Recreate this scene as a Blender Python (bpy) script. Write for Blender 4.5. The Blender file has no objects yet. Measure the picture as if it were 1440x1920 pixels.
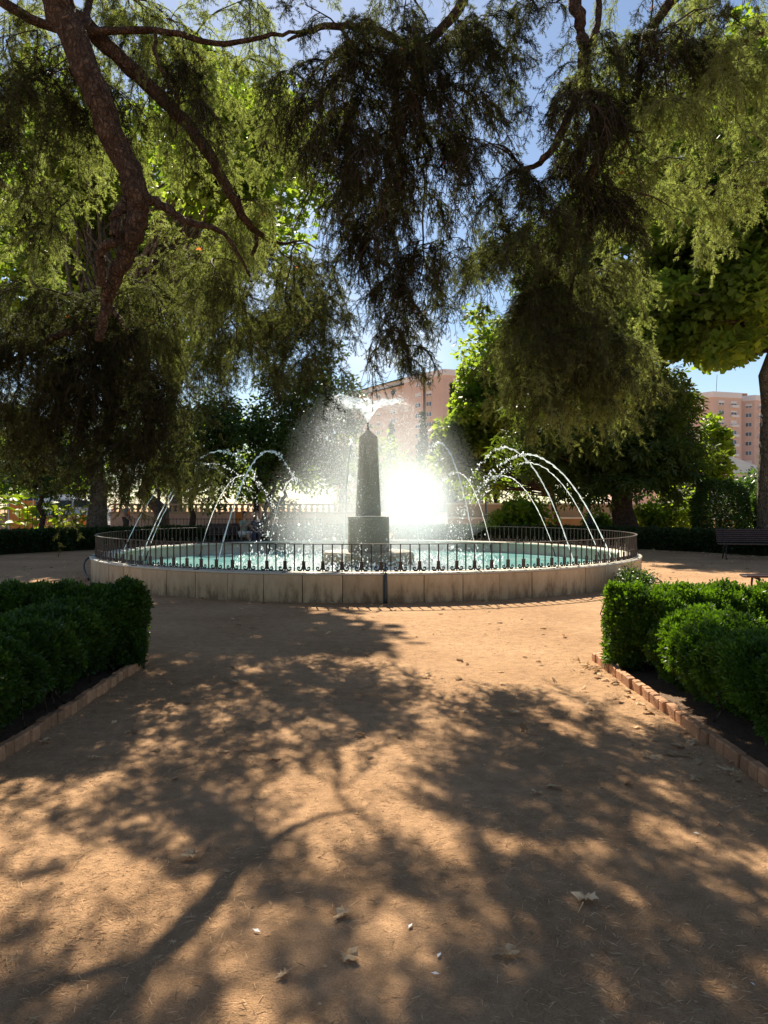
import bpy, bmesh, math, random
import numpy as np
from mathutils import Vector, Matrix
rng = np.random.default_rng(7)
random.seed(7)
S = bpy.context.scene
COL = S.collection
R = math.radians
# ------------------------------------------------------------------ camera
cam_d = bpy.data.cameras.new('camera'); cam = bpy.data.objects.new('camera', cam_d); COL.objects.link(cam)
cam.location = (0, 0, 1.5); cam.rotation_euler = (R(90 - 0.4), 0, 0)
cam_d.sensor_width = 36; cam_d.lens = 27.0; cam_d.clip_start = 0.05; cam_d.clip_end = 3000
S.camera = cam
# ------------------------------------------------------------------ sky, sun, exposure
SUN_EL, SUN_AZ = R(42), math.atan2(-0.17, 1.0)       # sun stands behind the fountain, a little left
world = bpy.data.worlds.new('World'); S.world = world; world.use_nodes = True
wn = world.node_tree; wn.nodes.clear()
w_out = wn.nodes.new('ShaderNodeOutputWorld'); w_bg = wn.nodes.new('ShaderNodeBackground')
sky = wn.nodes.new('ShaderNodeTexSky'); sky.sky_type = 'NISHITA'; sky.sun_disc = False
sky.sun_elevation = SUN_EL; sky.sun_rotation = SUN_AZ; sky.air_density = 1.0; sky.dust_density = 0.2; sky.ozone_density = 1.6
w_tc = wn.nodes.new('ShaderNodeTexCoord'); w_mp = wn.nodes.new('ShaderNodeMapping')
w_mp.inputs['Scale'].default_value = (1.0, 1.0, 2.2)
w_no = wn.nodes.new('ShaderNodeTexNoise'); w_no.inputs['Scale'].default_value = 3.4; w_no.inputs['Detail'].default_value = 6
w_rp = wn.nodes.new('ShaderNodeValToRGB'); w_rp.color_ramp.elements[0].position = 0.57; w_rp.color_ramp.elements[1].position = 0.74
w_mx = wn.nodes.new('ShaderNodeMixRGB'); w_mx.inputs[2].default_value = (9.5, 9.6, 10.0, 1)
w_ml = wn.nodes.new('ShaderNodeMath'); w_ml.operation = 'MULTIPLY'; w_ml.inputs[1].default_value = 0.5
L = wn.links.new
L(w_tc.outputs['Generated'], w_mp.inputs[0]); L(w_mp.outputs[0], w_no.inputs['Vector']); L(w_no.outputs[0], w_rp.inputs[0])
L(w_rp.outputs[0], w_ml.inputs[0]); L(w_ml.outputs[0], w_mx.inputs[0]); L(sky.outputs[0], w_mx.inputs[1])
L(w_mx.outputs[0], w_bg.inputs[0]); L(w_bg.outputs[0], w_out.inputs[0]); w_bg.inputs[1].default_value = 0.052
sun_d = bpy.data.lights.new('sun', 'SUN'); sun = bpy.data.objects.new('sun', sun_d); COL.objects.link(sun)
sun_d.energy = 5.0; sun_d.angle = R(0.45); sun_d.color = (1.0, 0.90, 0.72)
sdir = Vector((math.sin(SUN_AZ) * math.cos(SUN_EL), math.cos(SUN_AZ) * math.cos(SUN_EL), math.sin(SUN_EL)))
sun.rotation_euler = sdir.to_track_quat('Z', 'Y').to_euler(); sun.location = (-20, 60, 60)
S.view_settings.view_transform = 'Standard'; S.view_settings.look = 'None'
S.view_settings.gamma = 1; S.view_settings.use_curve_mapping = False
S.view_settings.exposure = 1.3
S.render.engine = 'CYCLES'
cy = S.cycles
cy.use_denoising = True
cy.max_bounces = 8; cy.diffuse_bounces = 4; cy.glossy_bounces = 3; cy.transmission_bounces = 4; cy.transparent_max_bounces = 8; cy.volume_bounces = 2
cy.sample_clamp_indirect = 6.0; cy.caustics_reflective = False; cy.caustics_refractive = False

# ------------------------------------------------------------------ helpers
def P(px, py, d):            # a point of the place: seen at (px, py) of a 1440 x 1920 picture, d metres away
    return np.array([(px - 720) / 1440 * d, d, 1.5 - (py - 950) / 1440 * d])
def props(o, label=None, cat=None, group=None, kind=None):
    if label: o['label'] = label
    if cat: o['category'] = cat
    if group: o['group'] = group
    if kind: o['kind'] = kind
    return o
def thing(name, label, cat, loc=(0, 0, 0), rz=0, group=None):
    o = bpy.data.objects.new(name, None); COL.objects.link(o); o.empty_display_size = .2
    o.location = loc; o.rotation_euler = (0, 0, rz)
    return props(o, label, cat, group)
def link(name, me, parent=None):
    o = bpy.data.objects.new(name, me); COL.objects.link(o)
    if parent: o.parent = parent
    return o
def trimesh_data(name, V, F, m, smooth=False, tint=None, m2=None, mi=None):
    V = np.ascontiguousarray(V, dtype=np.float32); F = np.ascontiguousarray(F, dtype=np.int32)
    me = bpy.data.meshes.new(name); n = len(F)
    me.vertices.add(len(V)); me.vertices.foreach_set('co', V.ravel())
    me.loops.add(3 * n); me.loops.foreach_set('vertex_index', F.ravel())
    me.polygons.add(n); me.polygons.foreach_set('loop_start', np.arange(0, 3 * n, 3, dtype=np.int32))
    if smooth: me.polygons.foreach_set('use_smooth', np.ones(n, dtype=bool))
    else: me.polygons.foreach_set('use_smooth', np.zeros(n, dtype=bool))
    if tint is not None:
        a = me.attributes.new('tint', 'FLOAT', 'POINT'); a.data.foreach_set('value', np.ascontiguousarray(tint, dtype=np.float32))
    me.update(calc_edges=True)
    if m: me.materials.append(m)
    if m2: me.materials.append(m2); me.polygons.foreach_set('material_index', np.ascontiguousarray(mi, dtype=np.int32))
    return me
class Geo:
    def __init__(s): s.V = []; s.F = []; s.n = 0; s.T = []
    def add(s, V, F, t=0.5):
        V = np.asarray(V, float); F = np.asarray(F, int)
        s.V.append(V); s.F.append(F + s.n); s.n += len(V); s.T.append(np.full(len(V), t) if np.isscalar(t) else t)
        return s
    def box(s, c, size, rz=0, t=.5):
        x, y, z = np.array(size) / 2
        v = np.array([[a * x, b * y, e * z] for e in (-1, 1) for a, b in ((-1, -1), (1, -1), (1, 1), (-1, 1))])
        if rz: v = v @ np.array([[math.cos(rz), math.sin(rz), 0], [-math.sin(rz), math.cos(rz), 0], [0, 0, 1]])
        f = [(0, 2, 1), (0, 3, 2), (4, 5, 6), (4, 6, 7)]
        for i in range(4):
            j = (i + 1) % 4; f += [(i, j, j + 4), (i, j + 4, i + 4)]
        return s.add(v + np.array(c), f, t)
    def tube(s, pts, rad, sides=6, t=.5, caps=True, rough=0):
        pts = np.asarray(pts, float); n = len(pts)
        rad = np.full(n, rad) if np.isscalar(rad) else np.asarray(rad, float)
        T = np.gradient(pts, axis=0); T /= np.linalg.norm(T, axis=1, keepdims=True) + 1e-9
        ref = np.array([0, 0, 1.]) if abs(T[:, 2]).mean() < .8 else np.array([1., 0, 0])
        A = np.cross(T, ref); A /= np.linalg.norm(A, axis=1, keepdims=True) + 1e-9; B = np.cross(T, A)
        th = np.linspace(0, 2 * np.pi, sides, endpoint=False)
        rr = rad[:, None] * (1 + (rng.normal(0, rough, (n, sides)) if rough else 0))
        V = pts[:, None] + rr[..., None] * (A[:, None] * np.cos(th)[None, :, None] + B[:, None] * np.sin(th)[None, :, None])
        V = V.reshape(-1, 3); i = np.arange(n - 1)[:, None] * sides; k = np.arange(sides); k2 = (k + 1) % sides
        a = (i + k).ravel(); b = (i + k2).ravel()
        F = np.concatenate([np.stack([a, b, b + sides], 1), np.stack([a, b + sides, a + sides], 1)])
        if caps:
            c0 = len(V); V = np.vstack([V, pts[:1], pts[-1:]])
            F = np.vstack([F, np.stack([np.full(sides, c0), k2, k], 1), np.stack([np.full(sides, c0 + 1), (n - 1) * sides + k, (n - 1) * sides + k2], 1)])
        return s.add(V, F, t)
    def lathe(s, prof, sides=24, c=(0, 0, 0), t=.5, a0=0, a1=None, wob=None):
        prof = np.asarray(prof, float); full = a1 is None
        th = np.linspace(0, 2 * np.pi, sides, endpoint=False) if full else np.linspace(a0, a1, sides)
        n = len(prof); m = sides
        V = np.zeros((n, m, 3)); V[..., 0] = prof[:, None, 0] * np.cos(th); V[..., 1] = prof[:, None, 0] * np.sin(th); V[..., 2] = prof[:, None, 1]
        if wob is not None: V = wob(V, th)
        V = V.reshape(-1, 3) + np.array(c)
        ks = np.arange(m if full else m - 1); k2 = (ks + 1) % m
        F = []
        for i in range(n - 1):
            a = i * m + ks; b = i * m + k2
            F.append(np.stack([a, b, b + m], 1)); F.append(np.stack([a, b + m, a + m], 1))
        return s.add(V, np.concatenate(F), t)
    def prism(s, poly, z0, z1, t=.5):            # poly: ccw xy outline
        poly = np.asarray(poly, float); n = len(poly)
        V = np.vstack([np.c_[poly, np.full(n, z0)], np.c_[poly, np.full(n, z1)]])
        F = []
        for i in range(n):
            j = (i + 1) % n; F += [(i, j, j + n), (i, j + n, i + n)]
        for i in range(1, n - 1): F += [(0, i + 1, i), (n, n + i, n + i + 1)]
        return s.add(V, F, t)
    def data(s, name, m, smooth=False):
        return trimesh_data(name, np.vstack(s.V), np.vstack(s.F), m, smooth, np.concatenate(s.T))
    def obj(s, name, m, parent=None, smooth=False):
        return link(name, s.data(name, m, smooth), parent)
def bevel_box(name, size, bev, m, seg=1):
    bm = bmesh.new(); bmesh.ops.create_cube(bm, size=1)
    for v in bm.verts: v.co = Vector((v.co.x * size[0], v.co.y * size[1], v.co.z * size[2]))
    bmesh.ops.bevel(bm, geom=list(bm.edges), offset=bev, segments=seg, affect='EDGES', profile=.5)
    me = bpy.data.meshes.new(name); bm.to_mesh(me); bm.free(); me.materials.append(m); return me

# ------------------------------------------------------------------ materials
def new_mat(name):
    m = bpy.data.materials.new(name); m.use_nodes = True; nt = m.node_tree
    return m, nt, nt.nodes['Principled BSDF'], nt.nodes['Material Output']
def nd(nt, t, **kw):
    n = nt.nodes.new(t)
    for k, v in kw.items():
        if k in n.inputs: n.inputs[k].default_value = v
        else: setattr(n, k, v)
    return n
def ramp(nt, src, stops):
    r = nt.nodes.new('ShaderNodeValToRGB'); e = r.color_ramp.elements
    while len(e) < len(stops): e.new(.5)
    for el, (p, c) in zip(e, stops): el.position = p; el.color = (*c, 1)
    nt.links.new(src, r.inputs[0]); return r
def plain(name, c, rough=.6, metal=0, c2=None, scale=8, bump=0, bscale=60, rnd=0, spec=.5, stretch=None):
    m, nt, b, o = new_mat(name); b.inputs['Roughness'].default_value = rough; b.inputs['Metallic'].default_value = metal
    b.inputs['Specular IOR Level'].default_value = spec; b.inputs['Base Color'].default_value = (*c, 1)
    tc = nd(nt, 'ShaderNodeTexCoord'); vec = tc.outputs['Object']
    if stretch:
        mp = nd(nt, 'ShaderNodeMapping', Scale=stretch); nt.links.new(vec, mp.inputs[0]); vec = mp.outputs[0]
    col = None
    if c2:
        n = nd(nt, 'ShaderNodeTexNoise', Scale=scale, Detail=6, Roughness=.65); nt.links.new(vec, n.inputs['Vector'])
        r = ramp(nt, n.outputs[0], [(.3, c), (.7, c2)]); col = r.outputs[0]
    if rnd:
        oi = nd(nt, 'ShaderNodeObjectInfo'); hs = nd(nt, 'ShaderNodeHueSaturation')
        mr = nd(nt, 'ShaderNodeMapRange'); mr.inputs['To Min'].default_value = 1 - rnd; mr.inputs['To Max'].default_value = 1 + rnd
        nt.links.new(oi.outputs['Random'], mr.inputs[0]); nt.links.new(mr.outputs[0], hs.inputs['Value'])
        if col: nt.links.new(col, hs.inputs['Color'])
        else: hs.inputs['Color'].default_value = (*c, 1)
        col = hs.outputs[0]
    if col: nt.links.new(col, b.inputs['Base Color'])
    if bump:
        n2 = nd(nt, 'ShaderNodeTexNoise', Scale=bscale, Detail=5); nt.links.new(vec, n2.inputs['Vector'])
        bp = nd(nt, 'ShaderNodeBump', Strength=bump, Distance=.02); nt.links.new(n2.outputs[0], bp.inputs['Height']); nt.links.new(bp.outputs[0], b.inputs['Normal'])
    return m
def leaf_mat(name, c0, c1, trans=.45, tcol=None, rough=.45, spec=.3, inst=False):
    """leaf faces: c0..c1 picked per leaf, light passes through"""
    m, nt, b, o = new_mat(name); b.inputs['Roughness'].default_value = rough; b.inputs['Specular IOR Level'].default_value = spec
    at = nd(nt, 'ShaderNodeAttribute', attribute_name='tint')
    fac = at.outputs['Fac']
    if inst:
        ai = nd(nt, 'ShaderNodeAttribute', attribute_name='tone'); ai.attribute_type = 'INSTANCER'
        sm = nd(nt, 'ShaderNodeMath', operation='ADD'); nt.links.new(ai.outputs['Fac'], sm.inputs[0]); nt.links.new(fac, sm.inputs[1]); fac = sm.outputs[0]
    r = ramp(nt, fac, [(0, c0), (.4, tuple(a * .62 + b * .2 for a, b in zip(c0, c1))), (1, c1)] if inst else [(0, c0), (1, c1)]); nt.links.new(r.outputs[0], b.inputs['Base Color'])
    tb = nd(nt, 'ShaderNodeBsdfTranslucent'); mx = nd(nt, 'ShaderNodeMixShader', Fac=trans)
    mc = nd(nt, 'ShaderNodeMixRGB', blend_type='MULTIPLY', Fac=1.0); mc.inputs[2].default_value = (*(tcol or (1.9, 2.0, 1.0)), 1)
    nt.links.new(r.outputs[0], mc.inputs[1]); nt.links.new(mc.outputs[0], tb.inputs[0])
    nt.links.new(b.outputs[0], mx.inputs[1]); nt.links.new(tb.outputs[0], mx.inputs[2]); nt.links.new(mx.outputs[0], o.inputs[0])
    return m
def bark_mat(name, c, c2, scale=6):
    m, nt, b, o = new_mat(name); b.inputs['Roughness'].default_value = .9; b.inputs['Specular IOR Level'].default_value = .15
    tc = nd(nt, 'ShaderNodeTexCoord'); v = nd(nt, 'ShaderNodeTexVoronoi', Scale=scale * 4.2); v.feature = 'DISTANCE_TO_EDGE'
    mp = nd(nt, 'ShaderNodeMapping', Scale=(1.3, 1.3, .55)); n = nd(nt, 'ShaderNodeTexNoise', Scale=scale * 3, Detail=8)
    nt.links.new(tc.outputs['Object'], mp.inputs[0]); nw = nd(nt, 'ShaderNodeTexNoise', Scale=scale * 2, Detail=5); nt.links.new(tc.outputs['Object'], nw.inputs['Vector']); wv = nd(nt, 'ShaderNodeMixRGB', blend_type='ADD', Fac=.16); nt.links.new(mp.outputs[0], wv.inputs[1]); nt.links.new(nw.outputs[1], wv.inputs[2]); nt.links.new(wv.outputs[0], v.inputs['Vector']); nt.links.new(tc.outputs['Object'], n.inputs['Vector'])
    r = ramp(nt, v.outputs['Distance'], [(0, tuple(x * .5 for x in c)), (.2, c)]); r2 = ramp(nt, n.outputs[0], [(.35, (.6, .6, .6)), (.7, tuple(min(1.6, y / max(x, .01)) for x, y in zip(c, c2)))])
    mm = nd(nt, 'ShaderNodeMixRGB', blend_type='MULTIPLY', Fac=1.0); nt.links.new(r.outputs[0], mm.inputs[1]); nt.links.new(r2.outputs[0], mm.inputs[2]); nt.links.new(mm.outputs[0], b.inputs['Base Color'])
    bp = nd(nt, 'ShaderNodeBump', Strength=.9, Distance=.03); mr = nd(nt, 'ShaderNodeMapRange'); mr.inputs['From Max'].default_value = .3
    nt.links.new(v.outputs['Distance'], mr.inputs[0]); nt.links.new(mr.outputs[0], bp.inputs['Height']); nt.links.new(bp.outputs[0], b.inputs['Normal'])
    return m

def sand_mat():
    m, nt, b, o = new_mat('sandy clay'); b.inputs['Roughness'].default_value = .95; b.inputs['Specular IOR Level'].default_value = .12
    tc = nd(nt, 'ShaderNodeTexCoord'); vec = tc.outputs['Object']
    def noise(s, d=6, rr=.6):
        n = nd(nt, 'ShaderNodeTexNoise', Scale=s, Detail=d, Roughness=rr); nt.links.new(vec, n.inputs['Vector']); return n.outputs[0]
    r1 = ramp(nt, noise(.7), [(.3, (.40, .235, .122)), (.7, (.57, .355, .20))])
    r2 = ramp(nt, noise(9, 8, .7), [(.3, (.62, .6, .58)), (.62, (1.08, 1.06, 1.04))])
    r3 = ramp(nt, noise(120, 4, .7), [(.3, (.66, .63, .6)), (.55, (1, 1, 1)), (.75, (1.2, 1.2, 1.15))])
    a = nd(nt, 'ShaderNodeMixRGB', blend_type='MULTIPLY', Fac=.8); nt.links.new(r1.outputs[0], a.inputs[1]); nt.links.new(r2.outputs[0], a.inputs[2])
    c = nd(nt, 'ShaderNodeMixRGB', blend_type='MULTIPLY', Fac=.9); nt.links.new(a.outputs[0], c.inputs[1]); nt.links.new(r3.outputs[0], c.inputs[2])
    nt.links.new(c.outputs[0], b.inputs['Base Color'])
    ad = nd(nt, 'ShaderNodeMath', operation='ADD'); nt.links.new(noise(14, 8, .7), ad.inputs[0])
    mu = nd(nt, 'ShaderNodeMath', operation='MULTIPLY'); mu.inputs[1].default_value = .45; nt.links.new(noise(160, 3), mu.inputs[0]); nt.links.new(mu.outputs[0], ad.inputs[1])
    bp = nd(nt, 'ShaderNodeBump', Strength=.85, Distance=.03); nt.links.new(ad.outputs[0], bp.inputs['Height']); nt.links.new(bp.outputs[0], b.inputs['Normal'])
    return m
M = {}
M['sand'] = sand_mat()
M['soil'] = plain('soil', (.085, .045, .024), .95, c2=(.17, .095, .05), scale=14, bump=.8, bscale=40)
M['brick'] = plain('edging brick', (.42, .19, .085), .85, c2=(.58, .32, .16), scale=18, bump=.5, bscale=90, rnd=.3)
M['iron'] = plain('dark iron', (.045, .032, .028), .42, .5, c2=(.08, .055, .045), scale=30)
M['stone_in'] = plain('pale basin stone', (.42, .36, .26), .7, c2=(.55, .5, .40), scale=6, bump=.2)
M['coping'] = plain('coping stone', (.55, .49, .38), .6, c2=(.68, .62, .5), scale=5, bump=.15)
def slab_mat():
    m, nt, b, o = new_mat('stained limestone'); b.inputs['Roughness'].default_value = .7
    tc = nd(nt, 'ShaderNodeTexCoord'); oi = nd(nt, 'ShaderNodeObjectInfo'); ad = nd(nt, 'ShaderNodeVectorMath', operation='ADD')
    mp = nd(nt, 'ShaderNodeMapping', Scale=(3.2, 3.2, 1.1)); sc = nd(nt, 'ShaderNodeVectorMath', operation='SCALE'); sc.inputs['Scale'].default_value = 37
    cb = nd(nt, 'ShaderNodeCombineXYZ'); nt.links.new(oi.outputs['Random'], cb.inputs[0]); nt.links.new(oi.outputs['Random'], cb.inputs[1]); nt.links.new(cb.outputs[0], sc.inputs[0])
    nt.links.new(tc.outputs['Object'], ad.inputs[0]); nt.links.new(sc.outputs[0], ad.inputs[1]); nt.links.new(ad.outputs[0], mp.inputs[0])
    n = nd(nt, 'ShaderNodeTexNoise', Scale=2.2, Detail=7, Roughness=.7); nt.links.new(mp.outputs[0], n.inputs['Vector'])
    sx = nd(nt, 'ShaderNodeSeparateXYZ'); nt.links.new(tc.outputs['Object'], sx.inputs[0])
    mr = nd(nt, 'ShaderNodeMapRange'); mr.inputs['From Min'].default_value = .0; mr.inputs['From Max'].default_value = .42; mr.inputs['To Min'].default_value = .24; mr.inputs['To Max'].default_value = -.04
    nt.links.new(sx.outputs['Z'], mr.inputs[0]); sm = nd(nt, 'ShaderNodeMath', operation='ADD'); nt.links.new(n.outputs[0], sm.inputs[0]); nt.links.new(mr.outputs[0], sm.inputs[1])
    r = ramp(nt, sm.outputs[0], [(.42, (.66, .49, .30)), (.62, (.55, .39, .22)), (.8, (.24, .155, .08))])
    hs = nd(nt, 'ShaderNodeHueSaturation'); m2 = nd(nt, 'ShaderNodeMapRange'); m2.inputs['To Min'].default_value = .85; m2.inputs['To Max'].default_value = 1.12
    nt.links.new(oi.outputs['Random'], m2.inputs[0]); nt.links.new(m2.outputs[0], hs.inputs['Value']); nt.links.new(r.outputs[0], hs.inputs['Color']); nt.links.new(hs.outputs[0], b.inputs['Base Color'])
    bp = nd(nt, 'ShaderNodeBump', Strength=.25, Distance=.01); nt.links.new(n.outputs[0], bp.inputs['Height']); nt.links.new(bp.outputs[0], b.inputs['Normal'])
    return m
M['slab'] = slab_mat()
M['granite'] = plain('speckled wet granite', (.16, .122, .066), .65, c2=(.36, .285, .175), scale=45, bump=.25, bscale=50)
def water_mat():
    m, nt, b, o = new_mat('turquoise pool water'); b.inputs['Roughness'].default_value = .07; b.inputs['Specular IOR Level'].default_value = .5; b.inputs['IOR'].default_value = 1.33
    tc = nd(nt, 'ShaderNodeTexCoord'); n = nd(nt, 'ShaderNodeTexNoise', Scale=1.6, Detail=4); nt.links.new(tc.outputs['Object'], n.inputs['Vector'])
    r = ramp(nt, n.outputs[0], [(.35, (.15, .40, .40)), (.65, (.33, .58, .55))]); 
    n3 = nd(nt, 'ShaderNodeTexNoise', Scale=7, Detail=8, Roughness=.75); nt.links.new(tc.outputs['Object'], n3.inputs['Vector'])
    ln = nd(nt, 'ShaderNodeVectorMath', operation='LENGTH'); nt.links.new(tc.outputs['Object'], ln.inputs[0])
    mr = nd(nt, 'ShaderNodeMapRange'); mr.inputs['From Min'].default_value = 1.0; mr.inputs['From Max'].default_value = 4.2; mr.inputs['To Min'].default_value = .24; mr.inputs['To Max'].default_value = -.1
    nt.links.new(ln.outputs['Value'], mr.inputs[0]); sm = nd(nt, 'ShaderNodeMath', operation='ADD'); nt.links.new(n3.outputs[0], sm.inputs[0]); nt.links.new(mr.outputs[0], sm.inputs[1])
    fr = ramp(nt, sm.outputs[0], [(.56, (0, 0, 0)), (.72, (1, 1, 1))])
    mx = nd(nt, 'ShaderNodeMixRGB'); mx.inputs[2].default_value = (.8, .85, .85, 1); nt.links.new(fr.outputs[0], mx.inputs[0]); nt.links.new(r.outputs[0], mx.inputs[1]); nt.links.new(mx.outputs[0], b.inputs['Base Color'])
    n2 = nd(nt, 'ShaderNodeTexNoise', Scale=9, Detail=4); nt.links.new(tc.outputs['Object'], n2.inputs['Vector'])
    bp = nd(nt, 'ShaderNodeBump', Strength=.55, Distance=.06); nt.links.new(n2.outputs[0], bp.inputs['Height']); nt.links.new(bp.outputs[0], b.inputs['Normal'])
    return m
M['water'] = water_mat()
def spray_mat(name, tr=0.0, col=(.93, .95, .97)):
    m, nt, b, o = new_mat(name); nt.nodes.remove(b)
    t = nd(nt, 'ShaderNodeBsdfTranslucent'); t.inputs[0].default_value = (*col, 1); g = nd(nt, 'ShaderNodeBsdfGlossy', Roughness=.12); g.inputs[0].default_value = (1, 1, 1, 1)
    d = nd(nt, 'ShaderNodeBsdfTransparent'); a = nd(nt, 'ShaderNodeMixShader', Fac=.35); c = nd(nt, 'ShaderNodeMixShader', Fac=tr)
    nt.links.new(t.outputs[0], a.inputs[1]); nt.links.new(g.outputs[0], a.inputs[2]); nt.links.new(a.outputs[0], c.inputs[1]); nt.links.new(d.outputs[0], c.inputs[2]); nt.links.new(c.outputs[0], o.inputs[0])
    return m
M['jet'] = spray_mat('water jet', .15); M['drop'] = spray_mat('water droplets', .1)
def sheet_mat():
    m = spray_mat('thin water sheet', .45, (.75, .85, .97)); nt = m.node_tree
    mixes = [n for n in nt.nodes if n.type == 'MIX_SHADER' and abs(n.inputs[0].default_value - .45) < .01]
    tc = nd(nt, 'ShaderNodeTexCoord'); n = nd(nt, 'ShaderNodeTexNoise', Scale=9, Detail=6, Roughness=.7); nt.links.new(tc.outputs['Object'], n.inputs['Vector'])
    r = ramp(nt, n.outputs[0], [(.36, (.3, .3, .3)), (.58, (.92, .92, .92))]); nt.links.new(r.outputs[0], mixes[0].inputs[0]); return m
M['sheet'] = sheet_mat()
M['cedar_bark'] = bark_mat('cedar bark', (.12, .075, .052), (.17, .115, .08), 5)
M['twig'] = plain('dark twig', (.045, .026, .018), .9)
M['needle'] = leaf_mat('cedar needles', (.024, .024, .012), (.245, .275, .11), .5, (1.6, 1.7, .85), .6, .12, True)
M['plane_bark'] = bark_mat('plane bark', (.16, .125, .09), (.24, .2, .15), 3)
M['dark_bark'] = bark_mat('dark trunk bark', (.10, .065, .045), (.16, .11, .08), 5)
M['plane_leaf'] = leaf_mat('plane leaves', (.065, .12, .022), (.17, .22, .04), .58, (2.2, 2.2, .8))
M['dark_leaf'] = leaf_mat('dark glossy leaves', (.03, .065, .017), (.075, .125, .026), .35, (1.9, 2.2, .6), .35, .5)
M['chestnut_leaf'] = leaf_mat('chestnut leaves', (.035, .065, .016), (.075, .11, .025), .4, (2.4, 2.3, .7))
M['bright_leaf'] = leaf_mat('bright leaves', (.09, .16, .02), (.20, .26, .03), .5, (2.0, 2.0, .6))
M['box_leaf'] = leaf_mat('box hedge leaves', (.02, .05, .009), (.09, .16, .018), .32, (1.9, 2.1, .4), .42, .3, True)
M['hedge_leaf'] = leaf_mat('clipped hedge leaves', (.018, .038, .012), (.045, .075, .018), .25, (1.8, 2.0, .5), inst=True)
M['cypress_leaf'] = leaf_mat('cypress foliage', (.025, .05, .03), (.05, .08, .04), .2)
M['canna_leaf'] = leaf_mat('canna leaves', (.15, .24, .025), (.30, .36, .04), .5, (1.8, 1.8, .5))
M['rust_leaf'] = leaf_mat('rusty caught leaves', (.30, .09, .03), (.5, .2, .06), .5, (1.5, 1.2, 1))
M['dry_leaf'] = plain('dry fallen leaf', (.5, .31, .15), .95, c2=(.72, .52, .31), scale=30, rnd=.2, spec=.1)
M['litter'] = leaf_mat('dry needles', (.26, .155, .075), (.74, .52, .30), .25, (1, 1, 1), .8, .1)

# ------------------------------------------------------------------ foliage tools
def frames(d, roll=None):
    """rotation matrices whose x axis is d"""
    d = d / (np.linalg.norm(d, axis=1, keepdims=True) + 1e-9); n = len(d)
    ref = np.where(np.abs(d[:, 2:3]) > .9, np.array([[1., 0, 0]]), np.array([[0, 0, 1.]]))
    b = np.cross(ref, d); b /= np.linalg.norm(b, axis=1, keepdims=True) + 1e-9; c = np.cross(d, b)
    if roll is not None:
        cr, sr = np.cos(roll)[:, None], np.sin(roll)[:, None]; b, c = b * cr + c * sr, c * cr - b * sr
    return np.stack([d, b, c], 2)
def scatter(tv, tf, pos, Rm, sc, tint):
    n = len(pos); k = len(tv)
    V = np.einsum('nij,kj->nki', Rm, tv) * sc[:, None, None] + pos[:, None]
    F = tf[None] + (np.arange(n) * k)[:, None, None]
    return V.reshape(-1, 3), F.reshape(-1, 3), np.repeat(tint, k)
LEAF = (np.array([[0, 0, 0], [.45, .32, .07], [1, 0, -.04], [.45, -.32, .07]]), np.array([[0, 2, 1], [0, 3, 2]]))
def lobed():
    a = np.array([-2.6, -1.7, -1.1, -.55, 0, .55, 1.1, 1.7, 2.6]); r = np.array([.25, .55, .32, .62, .36, .62, .32, .55, .25])
    r = np.array([.3, .6, .34, .72, .8, .72, .34, .6, .3])
    V = [[0.35, 0, .05]] + [[.35 + math.cos(t) * q, math.sin(t) * q, -.05 * q] for t, q in zip(a, r)]
    return np.array(V), np.array([[0, i, i + 1] for i in range(1, 9)])
LOBED = lobed()
def palmate():
    V = []; F = []
    for i, a in enumerate((-1.9, -.95, 0, .95, 1.9)):
        l = (0.6, .85, 1, .85, .6)[i]; c, s = math.cos(a), math.sin(a); k = len(V)
        for x, y, z in ((0, 0, 0), (.65, .17, -.05), (1, 0, -.2), (.65, -.17, -.05)):
            x *= l; y *= l; V.append((x * c - y * s, x * s + y * c, z))
        F += [(k, k + 2, k + 1), (k, k + 3, k + 2)]
    return np.array(V, float), np.array(F)
PALM = palmate()
def unit(n):
    v = rng.normal(size=(n, 3)); return v / np.linalg.norm(v, axis=1, keepdims=True)
def crown_points(c, rad, nclump, cr, per, flat=.75, shell=.5, hole=0):
    """leaf positions gathered in clumps through a crown's volume"""
    u = unit(nclump * 2); r = rng.random(len(u)) ** shell
    lump = 1 + .16 * np.sin(3 * u[:, 0] + 5 * u[:, 1] + c[0]) + .12 * np.sin(6 * u[:, 2] - 4 * u[:, 0] + c[1])
    C = u * (r * lump)[:, None] * np.array(rad) + np.array(c); C = C[:nclump]
    crs = cr * rng.uniform(.6, 1.35, nclump); n = nclump * per; ci = np.repeat(np.arange(nclump), per)
    q = unit(n); rr = rng.random(n) ** .45
    pos = C[ci] + q * (rr * crs[ci])[:, None] * np.array([1, 1, flat])
    return C, pos, q, ci
def foliage(name, parent, m, pos, nrm, ci, size, templ=LEAF, droop=.35, tint0=.0, tint1=1.):
    n = len(pos); d = nrm * .7 + unit(n) * .9; d[:, 2] -= droop
    Rm = frames(d, rng.uniform(-.9, .9, n)); sc = size * rng.uniform(.65, 1.25, n)
    ct = rng.random(ci.max() + 1); t = np.clip(tint0 + (tint1 - tint0) * (.5 * ct[ci] + .5 * rng.random(n)), 0, 1)
    V, F, T = scatter(templ[0], templ[1], pos, Rm, sc, t)
    return link(name, trimesh_data(name, V, F, m, tint=T), parent)
def bend(a, b, n=7, sag=0., wob=.0):
    a, b = np.asarray(a, float), np.asarray(b, float); t = np.linspace(0, 1, n)[:, None]
    p = a + (b - a) * t; L0 = np.linalg.norm(b - a)
    p[:, 2] += -sag * L0 * 4 * (t * (1 - t))[:, 0]
    w = rng.normal(0, wob * L0, (n, 3)); w[0] = w[-1] = 0
    return p + w
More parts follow.
